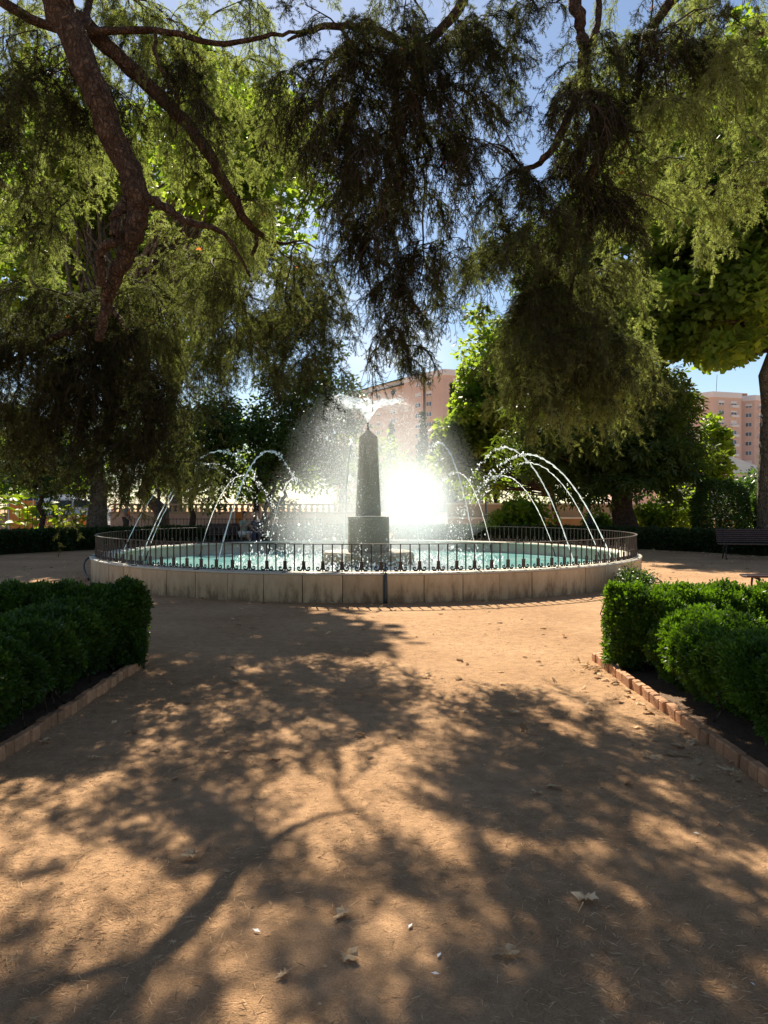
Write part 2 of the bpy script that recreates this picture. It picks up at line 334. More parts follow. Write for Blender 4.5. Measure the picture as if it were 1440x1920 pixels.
def broad_tree(name, label, base, trunk_r, trunk_top, crown_list, leafm, barkm, leaf=.16, templ=LEAF, lean=None, group=None, extra_stems=(), cat='tree', tint=(0, 1)):
    base = np.array(base, float); t = thing(name, label, cat, base, group=group)
    top = np.array(trunk_top, float) - base
    g = Geo(); p = bend((0, 0, -.1), top, 9, 0, .02); r = np.linspace(trunk_r, trunk_r * .55, 9); r[0] *= 1.35; r[1] *= 1.08
    g.tube(p, r, 12, rough=.05)
    for st, rr in extra_stems:
        q = bend((0, 0, .1), np.array(st) - base, 8, 0, .03); g.tube(q, np.linspace(rr, rr * .5, 8), 8, rough=.05)
    g.obj('trunk', barkm, t, True)
    lg = Geo(); PP = []; NN = []; CI = []; k = 0
    for (c, rad, nc, cr, per) in crown_list:
        C, pos, q, ci = crown_points(np.array(c) - base, rad, nc, cr, per)
        PP.append(pos); NN.append(q); CI.append(ci + k); k += nc
        for cc in C[::max(1, nc // 26)]:
            s = top * rng.uniform(.7, 1.0); lg.tube(bend(s, cc, 6, .03, .04), np.linspace(trunk_r * .28, .015, 6), 5)
    lg.obj('limbs', barkm, t, True)['kind'] = 'stuff'
    f = foliage('crown', t, leafm, np.vstack(PP), np.vstack(NN), np.concatenate(CI), leaf, templ, tint0=tint[0], tint1=tint[1]); f['kind'] = 'stuff'
    return t

def euler_of(Rm):
    return np.stack([np.arctan2(Rm[:, 2, 1], Rm[:, 2, 2]), -np.arcsin(np.clip(Rm[:, 2, 0], -1, 1)), np.arctan2(Rm[:, 1, 0], Rm[:, 0, 0])], 1)
def sprigs(name, parent, templates, pos, rot, scl, idx, tone):
    """uncountable foliage: small leafy sprigs set on points by geometry nodes"""
    me = bpy.data.meshes.new(name); n = len(pos); me.vertices.add(n); me.vertices.foreach_set('co', np.ascontiguousarray(pos, dtype=np.float32).ravel())
    for nm, ty, dat, key in (('rot', 'FLOAT_VECTOR', rot, 'vector'), ('scl', 'FLOAT', scl, 'value'), ('idx', 'INT', idx, 'value'), ('tone', 'FLOAT', tone, 'value')):
        a = me.attributes.new(nm, ty, 'POINT'); a.data.foreach_set(key, np.ascontiguousarray(dat, dtype=np.int32 if ty == 'INT' else np.float32).ravel())
    o = link(name, me, parent); o['kind'] = 'stuff'
    tc = bpy.data.collections.new(name + '_pieces')
    for i, t in enumerate(templates): tc.objects.link(bpy.data.objects.new('sprig%02d' % i, t))
    ng = bpy.data.node_groups.new(name, 'GeometryNodeTree'); ng.interface.new_socket('Geometry', in_out='INPUT', socket_type='NodeSocketGeometry'); ng.interface.new_socket('Geometry', in_out='OUTPUT', socket_type='NodeSocketGeometry')
    N = ng.nodes.new; gi = N('NodeGroupInput'); go = N('NodeGroupOutput'); ip = N('GeometryNodeInstanceOnPoints'); ci = N('GeometryNodeCollectionInfo')
    ci.inputs['Collection'].default_value = tc; ci.inputs['Separate Children'].default_value = True; ci.inputs['Reset Children'].default_value = True; ip.inputs['Pick Instance'].default_value = True
    def na(nm, ty):
        k = N('GeometryNodeInputNamedAttribute'); k.data_type = ty; k.inputs['Name'].default_value = nm; return k.outputs['Attribute']
    K = ng.links.new; K(gi.outputs[0], ip.inputs['Points']); K(ci.outputs[0], ip.inputs['Instance']); K(na('idx', 'INT'), ip.inputs['Instance Index'])
    er = N('FunctionNodeEulerToRotation'); K(na('rot', 'FLOAT_VECTOR'), er.inputs[0]); K(er.outputs[0], ip.inputs['Rotation']); K(na('scl', 'FLOAT'), ip.inputs['Scale']); K(ip.outputs[0], go.inputs[0])
    md = o.modifiers.new('sprigs', 'NODES'); md.node_group = ng
    return o
# ------------------------------------------------------------------ ground
g = Geo(); g.add([[-500, -60, 0], [500, -60, 0], [500, 900, 0], [-500, 900, 0]], [[0, 1, 2], [0, 2, 3]])
props(g.obj('ground', M['sand']), kind='structure')
for nm, x0, x1, y0, y1 in (('soil_bed', -9, -2.30, -2.0, 7.30), ('soil_bed', 2.09, 9, -2.0, 7.40)):
    g = Geo(); nx, ny = 30, 40; X, Y = np.meshgrid(np.linspace(x0, x1, nx), np.linspace(y0, y1, ny)); Z = .012 + .02 * rng.random(X.shape)
    V = np.stack([X, Y, Z], 2).reshape(-1, 3); i = (np.arange(ny - 1)[:, None] * nx + np.arange(nx - 1)).ravel()
    g.add(V, np.vstack([np.stack([i, i + 1, i + nx + 1], 1), np.stack([i, i + nx + 1, i + nx], 1)])); props(g.obj(nm, M['soil'], smooth=True), kind='structure')

# ------------------------------------------------------------------ fountain basin
FC = np.array([-0.375, 18.0, 0.0]); RO = 6.08
basin = thing('fountain_basin', 'round basin of pale stone slabs with turquoise pool', 'fountain', FC)
NS = 60; da = 2 * math.pi / NS
slab = Geo(); gap = .006 / RO
prof = [(RO - .10, 0), (RO, 0), (RO, .425), (RO - .006, .432), (RO - .10, .432)]
a0, a1 = -da / 2 + gap, da / 2 - gap; k = 5; th = np.linspace(a0, a1, k)
V = np.array([[r * math.cos(a), r * math.sin(a), z] for a in th for r, z in prof]); F = []
for i in range(k - 1):
    for j in range(len(prof)):
        j2 = (j + 1) % len(prof); p0, p1 = i * 5 + j, i * 5 + j2; F += [(p0, p1, p1 + 5), (p0, p1 + 5, p0 + 5)]
for e in (0, (k - 1) * 5):
    for j in range(1, 4): F.append((e, e + j, e + j + 1) if e else (e, e + j + 1, e + j))
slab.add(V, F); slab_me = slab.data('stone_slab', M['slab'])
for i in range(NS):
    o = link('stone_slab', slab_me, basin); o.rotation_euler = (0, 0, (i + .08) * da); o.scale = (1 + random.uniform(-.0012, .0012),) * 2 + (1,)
g = Geo(); g.lathe([(RO - .44, .434), (RO - .44, .466), (RO + .006, .466), (RO + .016, .458), (RO + .016, .436), (RO - .44, .434)], 160); g.obj('coping', M['coping'], basin)
g = Geo(); g.lathe([(RO - .103, -.05), (RO - .103, .43), (RO - .40, .43), (RO - .40, -.05)], 160); g.obj('inner_wall', M['stone_in'], basin, True)
g = Geo(); n = 160; th = np.linspace(0, 2 * np.pi, n, endpoint=False)
g.add(np.vstack([[[0, 0, .17]], np.c_[np.cos(th) * (RO - .39), np.sin(th) * (RO - .39), np.full(n, .17)]]), [[0, i + 1, (i + 1) % n + 1] for i in range(n)])
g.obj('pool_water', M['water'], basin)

# iron railing: each bar, block and scroll a piece of its own
rail = thing('iron_railing', 'dark wrought iron railing with scrolls on the rim of the round basin', 'railing', FC)
RR = 5.98; NB = 246; db = 2 * math.pi / NB
g = Geo(); sec = [(-.022, .905), (.022, .905), (.022, .917), (-.022, .917), (-.022, .905)]
g.lathe([(RR + a, b) for a, b in sec], 200); g.obj('handrail', M['iron'], rail)
g = Geo(); sec = [(-.012, .478), (.012, .478), (.012, .488), (-.012, .488), (-.012, .478)]
g.lathe([(RR + a, b) for a, b in sec], 200); g.obj('bottom_rail', M['iron'], rail)
g = Geo(); g.box((RR, 0, .695), (.016, .018, .425)); bar_me = g.data('bar', M['iron'])
g = Geo(); g.box((RR, 0, .570), (.03, .05, .125)); g.box((RR, 0, .636), (.034, .056, .01)); block_me = g.data('block', M['iron'])
def scroll_mesh():
    g = Geo(); pts = [(.006, .60), (.009, .555), (.018, .52), (.036, .499), (.058, .494)]
    cx, cz = .0575, .5215
    for k in range(0, 13):
        a = -math.pi / 2 + .25 + k * .44; r = .027 * (1 - k / 12 * .62); pts.append((cx + .012 + math.cos(a) * r, cz + math.sin(a) * r + .006))
    p = np.array([[RR, x, z] for x, z in pts]); p[:, 1] += .008
    g.tube(p, np.linspace(.0135, .0095, len(p)), 4); return g
sg = scroll_mesh(); scroll_me = sg.data('scroll', M['iron'])
g2 = Geo(); v2 = np.vstack(sg.V).copy(); v2[:, 1] *= -1; g2.add(v2, np.vstack(sg.F)[:, ::-1]); scroll2_me = g2.data('scroll', M['iron'])
for i in range(NB):
    a = -math.pi / 2 + .004 + i * db
    o = link('bar', bar_me, rail); o.rotation_euler = (0, 0, a)
    if i % 2 == 0:
        for nm, me in (('block', block_me), ('scroll', scroll_me), ('scroll', scroll2_me)):
            o = link(nm, me, rail); o.rotation_euler = (0, 0, a)
for i in range(24):
    g = Geo(); a = i * 2 * math.pi / 24 + .06; g.box((math.cos(a) * (RR + .06), math.sin(a) * (RR + .06), .472), (.11, .016, .012), a); g.obj('fixing', M['iron'], rail)
g = Geo(); a = -math.pi / 2 + .0655; ra = RO + .045
pp = np.array([[RR + .02, 0, .62], [RR + .03, 0, .5], [RO + .02, 0, .475], [RO + .035, 0, .46], [RO + .04, 0, .35], [RO + .055, 0, .2], [RO + .045, 0, .08], [RO + .05, 0, .0]])
rot = np.array([[math.cos(a), -math.sin(a), 0], [math.sin(a), math.cos(a), 0], [0, 0, 1]])
g.tube(pp @ rot.T, [.012, .013, .014, .022, .026, .03, .03, .03], 8); M['strut'] = plain('grey painted pipe', (.055, .06, .065), .4, .3)
g.obj('support_pipe', M['strut'], rail, True)

# obelisk
ob = thing('stone_obelisk', 'dark granite obelisk with nozzle in the middle of the fountain', 'obelisk', FC)
ob.rotation_euler = (0, 0, R(4))
g = Geo(); 
def frustum(g, w0, w1, z0, z1, ch=.0):
    def ring(w, z, c): 
        h = w / 2; return [[-h + c, -h, z], [h - c, -h, z], [h, -h + c, z], [h, h - c, z], [h - c, h, z], [-h + c, h, z], [-h, h - c, z], [-h, -h + c, z]]
    V = np.array(ring(w0, z0, ch) + ring(w1, z1, ch)); F = []
    for i in range(8):
        j = (i + 1) % 8; F += [(i, j, j + 8), (i, j + 8, i + 8)]
    for i in range(1, 7): F += [(0, i + 1, i), (8, 8 + i, 8 + i + 1)]
    g.add(V, F)
frustum(g, .575, .415, 1.285, 3.12, .012); frustum(g, .415, .08, 3.12, 3.29, .01); g.obj('shaft', M['granite'], ob)
g = Geo(); frustum(g, .94, .93, .46, 1.27, .02); g.obj('pedestal', M['granite'], ob)
g = Geo(); g.lathe([(0, .1), (1.13, .1), (1.13, .40), (1.08, .455), (0, .455)], 8); o = g.obj('plinth', M['granite'], ob); o.rotation_euler = (0, 0, R(22.5))
g = Geo(); g.tube([(0, 0, 3.27), (0, 0, 3.36), (0, 0, 3.47)], [.035, .028, .024], 10); g.obj('nozzle', M['iron'], ob, True)
g = Geo()          # carved shield on the front of the shaft
sh = [(-.085, .11), (0, .125), (.085, .11), (.085, -.02), (.06, -.08), (0, -.125), (-.06, -.08), (-.085, -.02)]
V = [[x, -.012, z] for x, z in sh] + [[x * .7, -.03, z * .7] for x, z in sh]; F = []
for i in range(8):
    j = (i + 1) % 8; F += [(i, i + 8, j), (j, i + 8, j + 8)]
for i in range(1, 7): F.append((8, 8 + i + 1, 8 + i))
g.add(V, F); o = g.obj('carved_shield', M['granite'], ob); o.location = (0, -.216, 2.80); o.rotation_euler = (R(-2.5), 0, 0)

# ------------------------------------------------------------------ water
def blob(g, p, r, stretch=(1, 1, 1)):
    v = np.array([[1, 0, 0], [-1, 0, 0], [0, 1, 0], [0, -1, 0], [0, 0, 1], [0, 0, -1]], float)
    f = np.array([[0, 2, 4], [2, 1, 4], [1, 3, 4], [3, 0, 4], [2, 0, 5], [1, 2, 5], [3, 1, 5], [0, 3, 5]])
    return v * r, f
OCT = blob(None, None, 1.0)
def drops(name, pos, size, m, parent=None, stretch=1.4):
    n = len(pos); tv = OCT[0] * np.array([1, 1, stretch]); Rm = frames(np.c_[np.ones(n), rng.normal(0, .3, (n, 2))], rng.normal(0, .4, n))
    V, F, T = scatter(tv, OCT[1], pos, Rm, size, np.full(n, .5)); return link(name, trimesh_data(name, V, F, m, smooth=True, tint=T), parent)
NJ = 15
jet_names = {0: 'water jet crossing in front of the obelisk from the near rim',
 1: 'tall thin water jet from the near rim just right of the bright mist', 2: 'water jet from the near right rim, second from the right end of the basin',
 3: 'thick long water jet arching in from the right end of the basin', 4: 'water jet from the far right rim behind the thick right jet',
 5: 'water jet from the far right rim, crossing under the right arches', 6: 'small far water jet right of the obelisk inside the bright mist',
 7: 'far water jet straight behind the obelisk, in the mist', 8: 'small far water jet in the mist left of the obelisk', 9: 'small arched water jet on the far rim above the seated people',
 10: 'low water jet on the far left rim under the flat left arches', 11: 'flat water jet arching in from the left far rim', 12: 'thin water jet rising at the left end of the basin',
 13: 'long water jet arching in from the near left rim', 14: 'highest arched water jet on the near rim left of the obelisk'}
for j in range(NJ):
    a = R(-3 + 24 * j); out = np.array([math.sin(a), -math.cos(a), 0]); r0 = 5.5
    t = thing('water_jet', jet_names[j], 'water jet', FC + out * r0 + np.array([0, 0, .40]), group='arching jets round the fountain rim')
    H = 2.25 + random.uniform(-.12, .12); reach = 3.25 + random.uniform(-.25, .25)
    if j in (3, 4, 12): H -= .1; reach += .15
    if j in (5, 6, 7, 8, 9, 10): H -= .25
    u = np.linspace(0, 1, 90); x = u * reach; z = 4 * H * u * (1 - u)
    thick = {3: 1.45, 2: 1.15, 14: 1.2, 13: 1.1}.get(j, .95)
    p = np.c_[-out[0] * x, -out[1] * x, z]; n1 = 46
    g = Geo(); rr = .0092 * thick * (1 + .5 * np.sin(np.arange(n1) * 1.9 + j) * np.linspace(.2, 1, n1)) * rng.uniform(.75, 1.25, n1) * np.linspace(.8, 1.35, n1)
    q = p[:n1] + rng.normal(0, .006, (n1, 3)) * np.linspace(0, 1.6, n1)[:, None]; g.tube(q, rr, 6); g.obj('stream', M['jet'], t, True)
    # after the top of the arch the stream breaks into clots and drops
    nd2 = 120; uu = .5 + .5 * rng.random(nd2) ** 1.25; uu = np.round(uu * 70) / 70 + rng.normal(0, .0035, nd2); xx = uu * reach * (1 + rng.normal(0, .006, nd2)); zz = 4 * H * uu * (1 - uu)
    sp = np.clip((uu - .48), 0, 1); pos = np.c_[-out[0] * xx, -out[1] * xx, zz] + rng.normal(0, 1, (nd2, 3)) * (.012 + .07 * sp)[:, None]
    pos = pos[pos[:, 2] > -.2]; o = drops('droplets', pos, .0115 * thick * rng.uniform(.4, 1.3, len(pos)), M['jet'], t, 1.7); o['kind'] = 'stuff'
    g = Geo(); g.tube([(out[0] * .06, out[1] * .06, -.23), (0, 0, -.05), (-out[0] * .02, -out[1] * .02, .02)], [.02, .018, .014], 8); g.obj('nozzle', M['iron'], t, True)
# crown of water on the obelisk
def wob(V, th):
    n = V.shape[0]; u = np.linspace(0, 1, n)[:, None]
    l = (1 + .22 * u * (np.sin(2 * th + .4) + .6 * np.sin(5 * th + 1.3)))[..., None]; V[..., :2] *= l
    V[..., 2] += (.09 * u ** 2 * np.sin(2 * th + .9) + .03 * u * np.sin(7 * th) + .015 * u * np.sin(13 * th + 2)); return V
crown = thing('fountain_spray', 'bell of spraying water on top of the obelisk', 'water spray', FC + np.array([0, 0, 3.47]))
g = Geo(); g.lathe([(.02, 0), (.06, .09), (.13, .2), (.22, .32), (.32, .42), (.43, .49), (.54, .52), (.62, .5), (.68, .44)], 64, wob=wob); g.obj('water_sheet', M['sheet'], crown, True)
n = 24000; th = rng.random(n) * 2 * np.pi; v = .35 + 1.35 * rng.random(n) ** .8; tt = .04 + rng.random(n) ** .7 * .88
rr = .5 + .25 * rng.random(n) + v * tt; z = .5 + (.55 + rng.normal(0, .3, n)) * tt - 4.9 * tt ** 2 + rng.normal(0, .06, n)
pos = np.c_[np.cos(th) * rr + .9 * tt ** 1.5 * rng.random(n), np.sin(th) * rr, z]; pos = pos[pos[:, 2] > -3.25]
o = drops('spray_drops', pos, 0.0045 * rng.lognormal(0, .38, len(pos)), M['drop'], crown, 1.3); o['kind'] = 'stuff'
n = 2600; th = rng.random(n) * 2 * np.pi; rr = 1.15 + 2.0 * rng.random(n); pos = np.c_[np.cos(th) * rr, np.sin(th) * rr, .17 + rng.exponential(.12, n)] + FC
o = drops('splash_drops', pos, .012 * rng.lognormal(0, .4, n), M['drop'], None, 1.5); props(o, 'splashing drops where the falling water hits the pool round the plinth', 'water splash', kind='stuff')
# mist drifting off the falling water
def mist():
    m, nt, b, o = new_mat('fountain mist'); nt.nodes.remove(b)
    pv = nd(nt, 'ShaderNodeVolumePrincipled'); pv.inputs['Color'].default_value = (.88, .94, 1, 1); pv.inputs['Anisotropy'].default_value = .55
    tc = nd(nt, 'ShaderNodeTexCoord'); acc = None
    for c, rad, dens in MIST:
        s = nd(nt, 'ShaderNodeVectorMath', operation='SUBTRACT'); s.inputs[1].default_value = c; nt.links.new(tc.outputs['Object'], s.inputs[0])
        dv = nd(nt, 'ShaderNodeVectorMath', operation='DIVIDE'); dv.inputs[1].default_value = rad; nt.links.new(s.outputs[0], dv.inputs[0])
        ln = nd(nt, 'ShaderNodeVectorMath', operation='LENGTH'); nt.links.new(dv.outputs[0], ln.inputs[0])
        mr = nd(nt, 'ShaderNodeMapRange', interpolation_type='SMOOTHSTEP'); mr.inputs['From Min'].default_value = 0; mr.inputs['From Max'].default_value = 1; mr.inputs['To Min'].default_value = dens; mr.inputs['To Max'].default_value = 0
        nt.links.new(ln.outputs['Value'], mr.inputs[0])
        if acc is None: acc = mr.outputs[0]
        else:
            a = nd(nt, 'ShaderNodeMath', operation='ADD'); nt.links.new(acc, a.inputs[0]); nt.links.new(mr.outputs[0], a.inputs[1]); acc = a.outputs[0]
    nt.links.new(acc, pv.inputs['Density']); nt.links.new(pv.outputs[0], o.inputs['Volume']); return m
MIST = [((1.12, .2, 1.62), (1.15, 1.1, 1.2), .95), ((.75, .2, 1.5), (2.4, 2.2, 2.3), .22), ((-1.3, .5, 1.2), (1.4, 1.4, 1.9), .15), ((0, .3, .9), (3.1, 3.0, 1.5), .11), ((.2, .2, 2.5), (2.4, 2.2, 2.3), .15)]  # first, densest blob stands in for a sun shaft lighting the mist
g = Geo(); pr = [(0.0, -1), (.5, -.92), (.85, -.6), (1, 0), (.92, .45), (.6, .85), (0, 1)]
g.lathe([(a * 3.4, b * 2.3 + 2.45) for a, b in pr], 20); o = g.obj('mist', mist(), None, True); o.location = FC
props(o, 'bright cloud of fine mist drifting round the obelisk', 'mist', kind='stuff')
S.cycles.volume_step_rate = .6
# ------------------------------------------------------------------ brick edging of the beds
brick_mes = [bevel_box('brick', (.062, .098, .15), .006, M['brick']), bevel_box('brick', (.058, .094, .152), .009, M['brick'])]
def edging(label, pts):
    t = thing('brick_edging', label, 'edging', (pts[0][0], pts[0][1], 0)); o0 = np.array([pts[0][0], pts[0][1]])
    for (x0, y0), (x1, y1) in zip(pts[:-1], pts[1:]):
        Lx = math.hypot(x1 - x0, y1 - y0); n = int(Lx / .104); a = math.atan2(y1 - y0, x1 - x0)
        for i in range(n):
            u = (i + .6) / n; o = link('brick', brick_mes[i % 2], t)
            o.location = (x0 + (x1 - x0) * u - o0[0] + random.gauss(0, .006) * math.sin(a), y0 + (y1 - y0) * u - o0[1] + random.gauss(0, .006) * math.cos(a), .004 + random.gauss(0, .003))
            o.rotation_euler = (random.gauss(0, .03), random.gauss(0, .03), a - math.pi / 2 + random.gauss(0, .03))
edging('low brick edging round the left hedge bed', [(-2.28, 3.2), (-2.28, 7.37), (-4.6, 7.37)])
edging('low brick edging round the right hedge bed', [(2.06, 2.9), (2.06, 7.47), (4.4, 7.47)])

# ------------------------------------------------------------------ hedges
def box_sprig(seed, m, nl=26, L0=.09, leaf=.03):
    """a twig with pairs of small oval leaves"""
    r = np.random.default_rng(seed); pos = []; dr = []
    for i in range(nl):
        t = (i + r.random()) / nl; ph = i * 2.4 + r.random() * .6; pos.append([t * L0, .012 * math.cos(ph), .012 * math.sin(ph)]); dr.append([.55 + .5 * t, math.cos(ph) * .8, math.sin(ph) * .8])
    tv = np.array([[0, 0, 0], [.35, .26, .05], [.75, .22, .03], [1, 0, -.05], [.75, -.22, .03], [.35, -.26, .05]]); tf = np.array([[0, 3, 2], [0, 2, 1], [0, 5, 4], [0, 4, 3]])
    V, F, T = scatter(tv, tf, np.array(pos), frames(np.array(dr), r.uniform(-.8, .8, nl)), leaf * r.uniform(.6, 1.15, nl), .25 * r.random(nl) - .125 + .2 * (np.arange(nl) / nl))
    g = Geo(); g.add(V, F, T); g.tube([(0, 0, 0), (L0 * .5, 0, .003), (L0 * .9, 0, 0)], [.002, .0017, .001], 3, caps=False, t=.0)
    return g.data('sprig', m)
BOXS = [box_sprig(s, M['box_leaf']) for s in range(5)]
CLIP = [box_sprig(s + 9, M['hedge_leaf'], 16, .16, .07) for s in range(4)]
def hedge_points(path, w, h, zlo, n, inner=.45, bulge=.07, seed=0):
    path = np.asarray(path, float); seg = np.linalg.norm(np.diff(path, axis=0), axis=1); cum = np.r_[0, np.cumsum(seg)]
    s = rng.random(n) * (cum[-1] + w) - w / 2; sc = np.clip(s, 0, cum[-1]); over = s - sc
    i = np.clip(np.searchsorted(cum, sc, side='right') - 1, 0, len(seg) - 1); u = (sc - cum[i]) / seg[i]
    T = (path[i + 1] - path[i]) / seg[i][:, None]; C = path[i] + (path[i + 1] - path[i]) * u[:, None]; N = np.c_[T[:, 1], -T[:, 0]]
    a = rng.random(n) * 2 * np.pi; e = 3.2
    ca, sa = np.cos(a), np.sin(a); q = (np.abs(ca) ** e + np.abs(sa) ** e) ** (-1 / e)
    rad = np.where(rng.random(n) < inner, rng.random(n) ** .5, 1 - .10 * rng.random(n))
    lump = 1 + bulge * (np.sin(s * 5.1 + seed) * np.sin(a * 2 + s * 2.3) + .7 * np.sin(s * 11 + a * 3) + .5 * np.sin(s * 23 + 5 * a))
    ends = np.sqrt(np.clip(1 - (np.abs(over) / (w / 2)) ** 3, .05, 1))
    x = ca * q * w / 2 * rad * lump * ends; zz = sa * q * rad * lump * np.where(sa > 0, 1, 1)
    hz = (h - zlo) / 2; z = zlo + hz + zz * hz
    x *= np.where(z < zlo + .35 * (h - zlo), .78, 1)
    P3 = np.c_[C + T * over[:, None] + N * x[:, None], z]
    nr = np.c_[N * (ca * q)[:, None] + T * (over / (w / 2))[:, None], sa * q]; nr /= np.linalg.norm(nr, axis=1, keepdims=True) + 1e-9
    return P3, nr
def hedge(name, label, paths, w, h, zlo, dens, leaf, m, stems=8, group=None, tint=(0, 1), bulge=.07, shoots=0, templ=None):
    o3 = np.array([paths[0][0][0], paths[0][0][1], 0.]); t = thing(name, label, 'hedge', o3, group=group)
    PP = []; NN = []; sg = Geo()
    hs = h if isinstance(h, (list, tuple)) else [h] * len(paths)
    for k, pth in enumerate(paths):
        h = hs[k]; Lp = sum(math.dist(a, b) for a, b in zip(pth[:-1], pth[1:])); n = int(Lp * dens)
        p, nr = hedge_points(pth, w, h, zlo, n, seed=k * 2.1, bulge=bulge); PP.append(p); NN.append(nr)
        for _ in range(int(Lp * stems)):
            i = rng.integers(n); c = p[i].copy()
            if stems: 
                b = np.array([c[0] + rng.normal(0, .08), c[1] + rng.normal(0, .08), 0]); 
                j = rng.integers(len(pth) - 1)
                sg.tube(bend(b - o3, c - o3, 5, 0, .06), np.linspace(.010, .003, 5), 4)
        for _ in range(int(Lp * shoots)):
            i = rng.integers(n)
            if p[i][2] < h * .93: continue
            hh = rng.uniform(.05, .13); q = p[i] + np.c_[rng.normal(0, .012, (3, 2)), rng.random(3) * hh]; PP.append(q); NN.append(np.c_[rng.normal(0, .3, (3, 2)), np.full(3, 1.3)])
    if stems: sg.obj('stems', M['dark_bark'], t)['kind'] = 'stuff'
    p = np.vstack(PP) - o3; nr = np.vstack(NN); n = len(p); d = nr * .8 + unit(n) * .7 + np.array([0, 0, .35])
    clump = .5 + .5 * np.sin(p[:, 0] * 9 + 3 * np.sin(p[:, 1] * 6)) * np.sin(p[:, 1] * 8 + p[:, 2] * 9)
    sprigs('foliage', t, templ, p - d / np.linalg.norm(d, axis=1, keepdims=True) * leaf * 1.6, euler_of(frames(d, rng.random(n) * 6.28)), leaf / .03 * rng.uniform(.7, 1.25, n) if templ is BOXS else rng.uniform(.7, 1.3, n), rng.integers(0, len(templ), n), np.clip(tint[0] + (tint[1] - tint[0]) * (.45 * clump + .4 * rng.random(n)), 0, 1)); return t
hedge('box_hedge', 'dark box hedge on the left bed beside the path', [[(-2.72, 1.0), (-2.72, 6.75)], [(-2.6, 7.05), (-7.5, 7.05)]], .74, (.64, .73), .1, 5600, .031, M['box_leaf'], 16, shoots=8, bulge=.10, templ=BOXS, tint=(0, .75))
hedge('box_hedge', 'sunlit green box hedge on the right bed beside the path', [[(2.62, 1.0), (2.62, 6.3)], [(2.42, 7.0), (7.6, 7.15)]], .72, (.57, .70), .1, 5600, .031, M['box_leaf'], 16, shoots=18, bulge=.16, templ=BOXS, tint=(.2, 1.25))  # leaf tint raised above the left hedge's to paint it sunlit
def arc(a0, a1, r, n=14):
    return [(FC[0] + r * math.sin(R(a)), FC[1] + r * math.cos(R(a))) for a in np.linspace(a0, a1, n)]
hedge('clipped_hedge', 'low clipped hedge along the left side of the plaza', [arc(-88, -52, 13.3)], .8, .68, .03, 1500, .065, M['hedge_leaf'], 4, templ=CLIP)
hedge('clipped_hedge', 'low clipped hedge along the right side of the plaza behind the bench', [arc(44, 84, 13.3)], .8, .68, .03, 1500, .065, M['hedge_leaf'], 4, templ=CLIP)
hedge('clipped_hedge', 'low clipped hedge behind the fountain with sunlit top', [arc(-50, -5, 13.3)], .8, .68, .03, 1500, .065, M['hedge_leaf'], 4, templ=CLIP)
hedge('clipped_hedge', 'low clipped hedge behind the fountain on the right of the mist', [arc(5, 42, 13.3)], .8, .68, .03, 1500, .065, M['hedge_leaf'], 4, templ=CLIP)

# ------------------------------------------------------------------ cedars overhead
def sprig_template(nn=15, seed=0):
    r = np.random.default_rng(seed); V = []; F = []
    for i in range(nn):
        t = (i + r.random()) / nn; ph = i * 2.4 + r.random(); ln = .40 * (1.1 - .3 * t) * r.uniform(.75, 1.2)
        d = np.array([.5 + .35 * t, math.cos(ph) * .8, math.sin(ph) * .8]); d /= np.linalg.norm(d)
        pz = np.cross(d, [math.sin(ph), .3, math.cos(ph)]); pz /= np.linalg.norm(pz); b = np.array([t * .95, 0, 0])
        k = len(V); V += [b - pz * .042, b + pz * .042, b + d * ln]; F.append((k, k + 1, k + 2))
    return np.array(V), np.array(F)
SPR = [sprig_template(15, s) for s in range(4)]
def branchlet(L0, seed, dens=1.0):
    """a drooping cedar twig with side twigs and needle tufts, starting at the origin towards +x"""
    r = np.random.default_rng(seed); g = Geo(); pos = []; dr = []
    def strand(st, d, ln, fall, rad):
        rad *= 1 if dens > .5 else 1.6
        m = 8; t = np.linspace(0, 1, m)[:, None]; d = d / np.linalg.norm(d)
        c = st + d * ln * (t * (1 - .45 * t)) + np.array([0, 0, -1]) * ln * fall * t ** 1.7 + np.cumsum(r.normal(0, .008, (m, 3)), axis=0) * t
        g.tube(c, np.linspace(rad, rad * .5, m), 3, caps=False); cl = np.sum(np.linalg.norm(np.diff(c, axis=0), axis=1)); k = max(2, int(cl / .0135)); w = (np.arange(k) + r.random(k)) / k * (m - 1.001); ii = w.astype(int)
        tan = c[ii + 1] - c[ii]; pp = c[ii] + tan * (w - ii)[:, None]; tan /= np.linalg.norm(tan, axis=1, keepdims=True); sd = r.normal(size=(k, 3)); sd /= np.linalg.norm(sd, axis=1, keepdims=True); sd -= tan * np.sum(sd * tan, 1)[:, None]
        dd = tan * .5 + sd * .8; dd[:, 2] -= .15; kp = r.random(k) < dens; pos.append(pp[kp]); dr.append(dd[kp]); return c
    c = strand(np.zeros(3), np.array([1, 0, r.uniform(-.25, .2)]), L0, r.uniform(.5, 1.1), .0042)
    for _ in range(int((3 + L0 * 9) * (1 if dens > .5 else 1.7))):
        i = r.integers(1, 7); strand(c[i], np.r_[r.normal(0, 1, 2) * .8 + (c[i] - c[i - 1])[:2] * 6, -.25], L0 * r.uniform(.16, .42) + .05, r.uniform(.5, 1.1), .0026)
    nw = sum(len(f) for f in g.F); pos = np.vstack(pos); dr = np.vstack(dr); k = len(pos); which = r.integers(0, 4, k)
    for a in range(4):
        s = which == a; nn = s.sum()
        if nn: V, F, T = scatter(SPR[a][0], SPR[a][1], pos[s], frames(dr[s], r.random(nn) * 6.28), r.uniform(.042, .082, nn), r.normal(0, .1, nn)); g.add(V, F, T)
    F = np.vstack(g.F); mi = np.zeros(len(F)); mi[:nw] = 1
    return trimesh_data('branchlet', np.vstack(g.V), F, M['needle'], tint=np.concatenate(g.T), m2=M['twig'], mi=mi)
